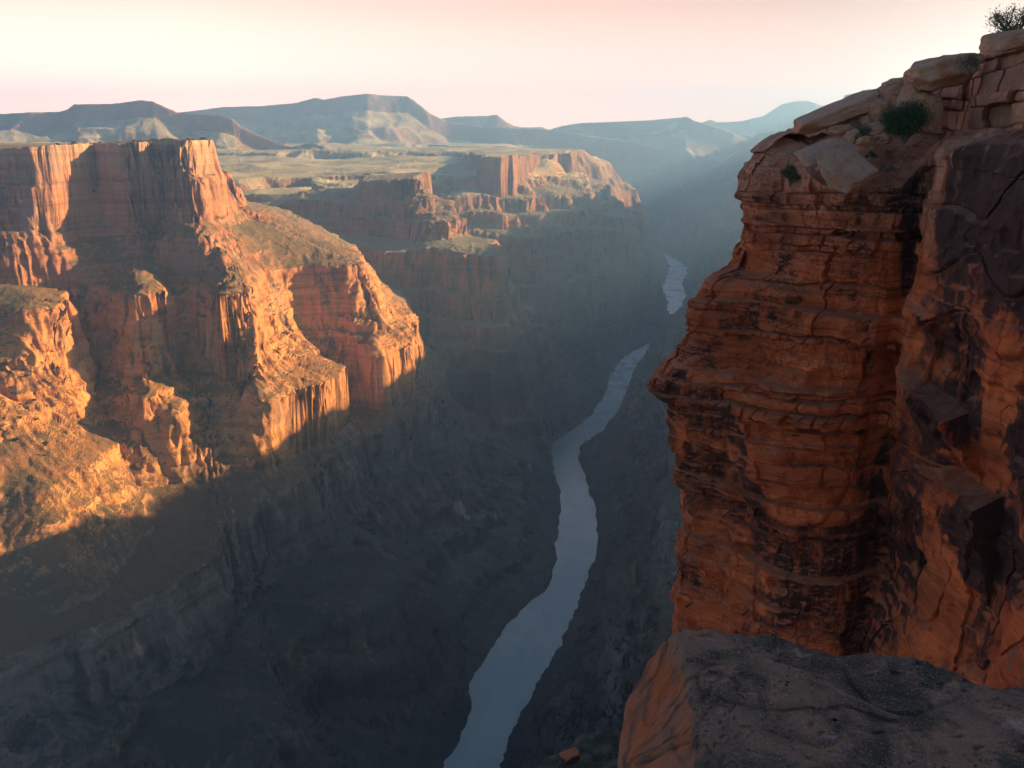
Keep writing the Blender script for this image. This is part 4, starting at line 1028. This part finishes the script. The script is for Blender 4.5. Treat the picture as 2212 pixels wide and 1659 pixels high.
ro += 0.05 * (np.floor(vn3(BX / 0.45, BY / 0.45, ZZ / 0.35, 751) * 2.5) / 2.5) * np.clip((np.arange(len(RR)) - 262) / 20, 0, 1)[:, None]
ro -= 0.03 * np.exp(-(vn3(BX / 0.6, BY / 0.6, ZZ / 1.2 + 4, 744) / 0.02) ** 2) * np.clip((np.arange(len(RR)) - 262) / 40, 0, 1)[:, None]
BX = BX + np.cos(phi)[None, :] * ro; BY = BY + np.sin(phi)[None, :] * ro
ZB[:, -1] = ZB[:, 0]; BX[:, -1] = BX[:, 0]; BY[:, -1] = BY[:, 0]
def slab_material():
    m = NT('foreground_rock')
    p = m.pos; nz = m.sep(m.geo.outputs['Normal'])[2]
    sa = m.n('ShaderNodeAttribute', attribute_name='side').outputs['Fac']
    flat = m.rng(m.math('ADD', sa, m.math('MULTIPLY', m.math('SUBTRACT', m.noise(p, 5, 5), 0.5), 0.5)), 0.35, 0.6, 1.0, 0.0)
    lic_pits = m.mix(m.rng(m.noise(p, 1.6, 8, 0.72, 0.6), 0.42, 0.58), (0.050, 0.038, 0.028), (0.23, 0.125, 0.085))
    lic_pits = m.mix(m.math('MULTIPLY', m.rng(m.noise(m.vec(p, (1, 1, 1), (4, 8, 0)), 2.4, 7, 0.7), 0.52, 0.66), 0.7), lic_pits, (0.115, 0.105, 0.070))
    lic_pits = m.mix(m.math('MULTIPLY', m.rng(m.noise(m.vec(p, (1, 1, 1), (9, 1, 3)), 1.5, 8, 0.72), 0.62, 0.72), 0.75), lic_pits, (0.42, 0.36, 0.36))
    lic_pits = m.mix(m.math('MULTIPLY', m.rng(m.noise(p, 34, 3, 0.6), 0.60, 0.70), 0.7), lic_pits, (0.035, 0.03, 0.03))
    lic_pits = m.mix(m.math('MULTIPLY', m.rng(m.voro(p, 22.0), 0.30, 0.16), m.rng(m.noise(p, 2.2, 4), 0.48, 0.60)), lic_pits, (0.022, 0.018, 0.016))  # dark pit spots drawn in colour, apart from the relief
    lic_pits = m.mix(m.math('MULTIPLY', m.rng(m.noise(p, 5.0, 8, 0.75), 0.58, 0.68), 0.6), lic_pits, (0.33, 0.22, 0.18))
    lic_pits = m.mix(m.math('MULTIPLY', m.rng(m.noise(p, 90.0, 2, 0.5), 0.60, 0.66), 0.5), lic_pits, (0.40, 0.33, 0.28))
    org = m.mix(m.rng(m.noise(p, 2.6, 6, 0.65), 0.36, 0.64), (0.40, 0.105, 0.030), (0.30, 0.13, 0.075))
    org = m.mix(m.math('MULTIPLY', m.rng(m.noise(p, 3.1, 7, 0.72), 0.50, 0.60), 0.7), org, (0.13, 0.085, 0.065))
    col = m.mix(flat, org, lic_pits)
    nb = m.bump(m.noise(p, 7.0, 10, 0.75), 0.06, 0.9); nb = m.bump(m.rng(m.voro(p, 14.0), 0.0, 0.35), 0.012, 0.6, nb); nb = m.bump(m.noise(p, 70, 4, 0.7), 0.006, 0.8, nb)
    return m.end(col, 0.85, nb, 0.25)
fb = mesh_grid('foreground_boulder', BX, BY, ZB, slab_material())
at_ = fb.data.attributes.new('side', 'FLOAT', 'POINT')
at_.data.foreach_set('value', np.broadcast_to(np.clip((np.arange(len(RR)) - 250) / 25, 0, 1)[:, None], RR.shape).astype(np.float32).reshape(-1))
tag(fb, 'large flat topped grey boulder with an orange broken side nearest the camera', 'rock')

# little ledge and stone below the boulder's left side
lx, ly = P(1330, 1640, -12.0)
GM = NT('mossy_rock')
GM = GM.end(GM.mix(GM.rng(GM.noise(GM.pos, 2.0, 7, 0.7), 0.4, 0.6), (0.035, 0.050, 0.040), (0.11, 0.11, 0.085)), 0.95, GM.bump(GM.noise(GM.pos, 3.5, 8, 0.72), 0.25, 0.9), 0.1)
o = rock_obj('rock_ledge', (lx + 1.9, ly - 0.3, -13.4), (6.2, 4.6, 2.6), (R(3), R(6), R(20)), 91, GM, rough=0.10, n=90); tag(o, 'dull green ledge seen beside the left side of the foreground boulder', 'rock')
a = P(1232, 1634, -12.2)
o = rock_obj('stone', (a[0], a[1], -12.2), (0.38, 0.3, 0.22), (0, R(-10), 0.4), 92, CM, rough=0.05, n=16); tag(o, 'small red stone on the dull green ledge', 'rock')
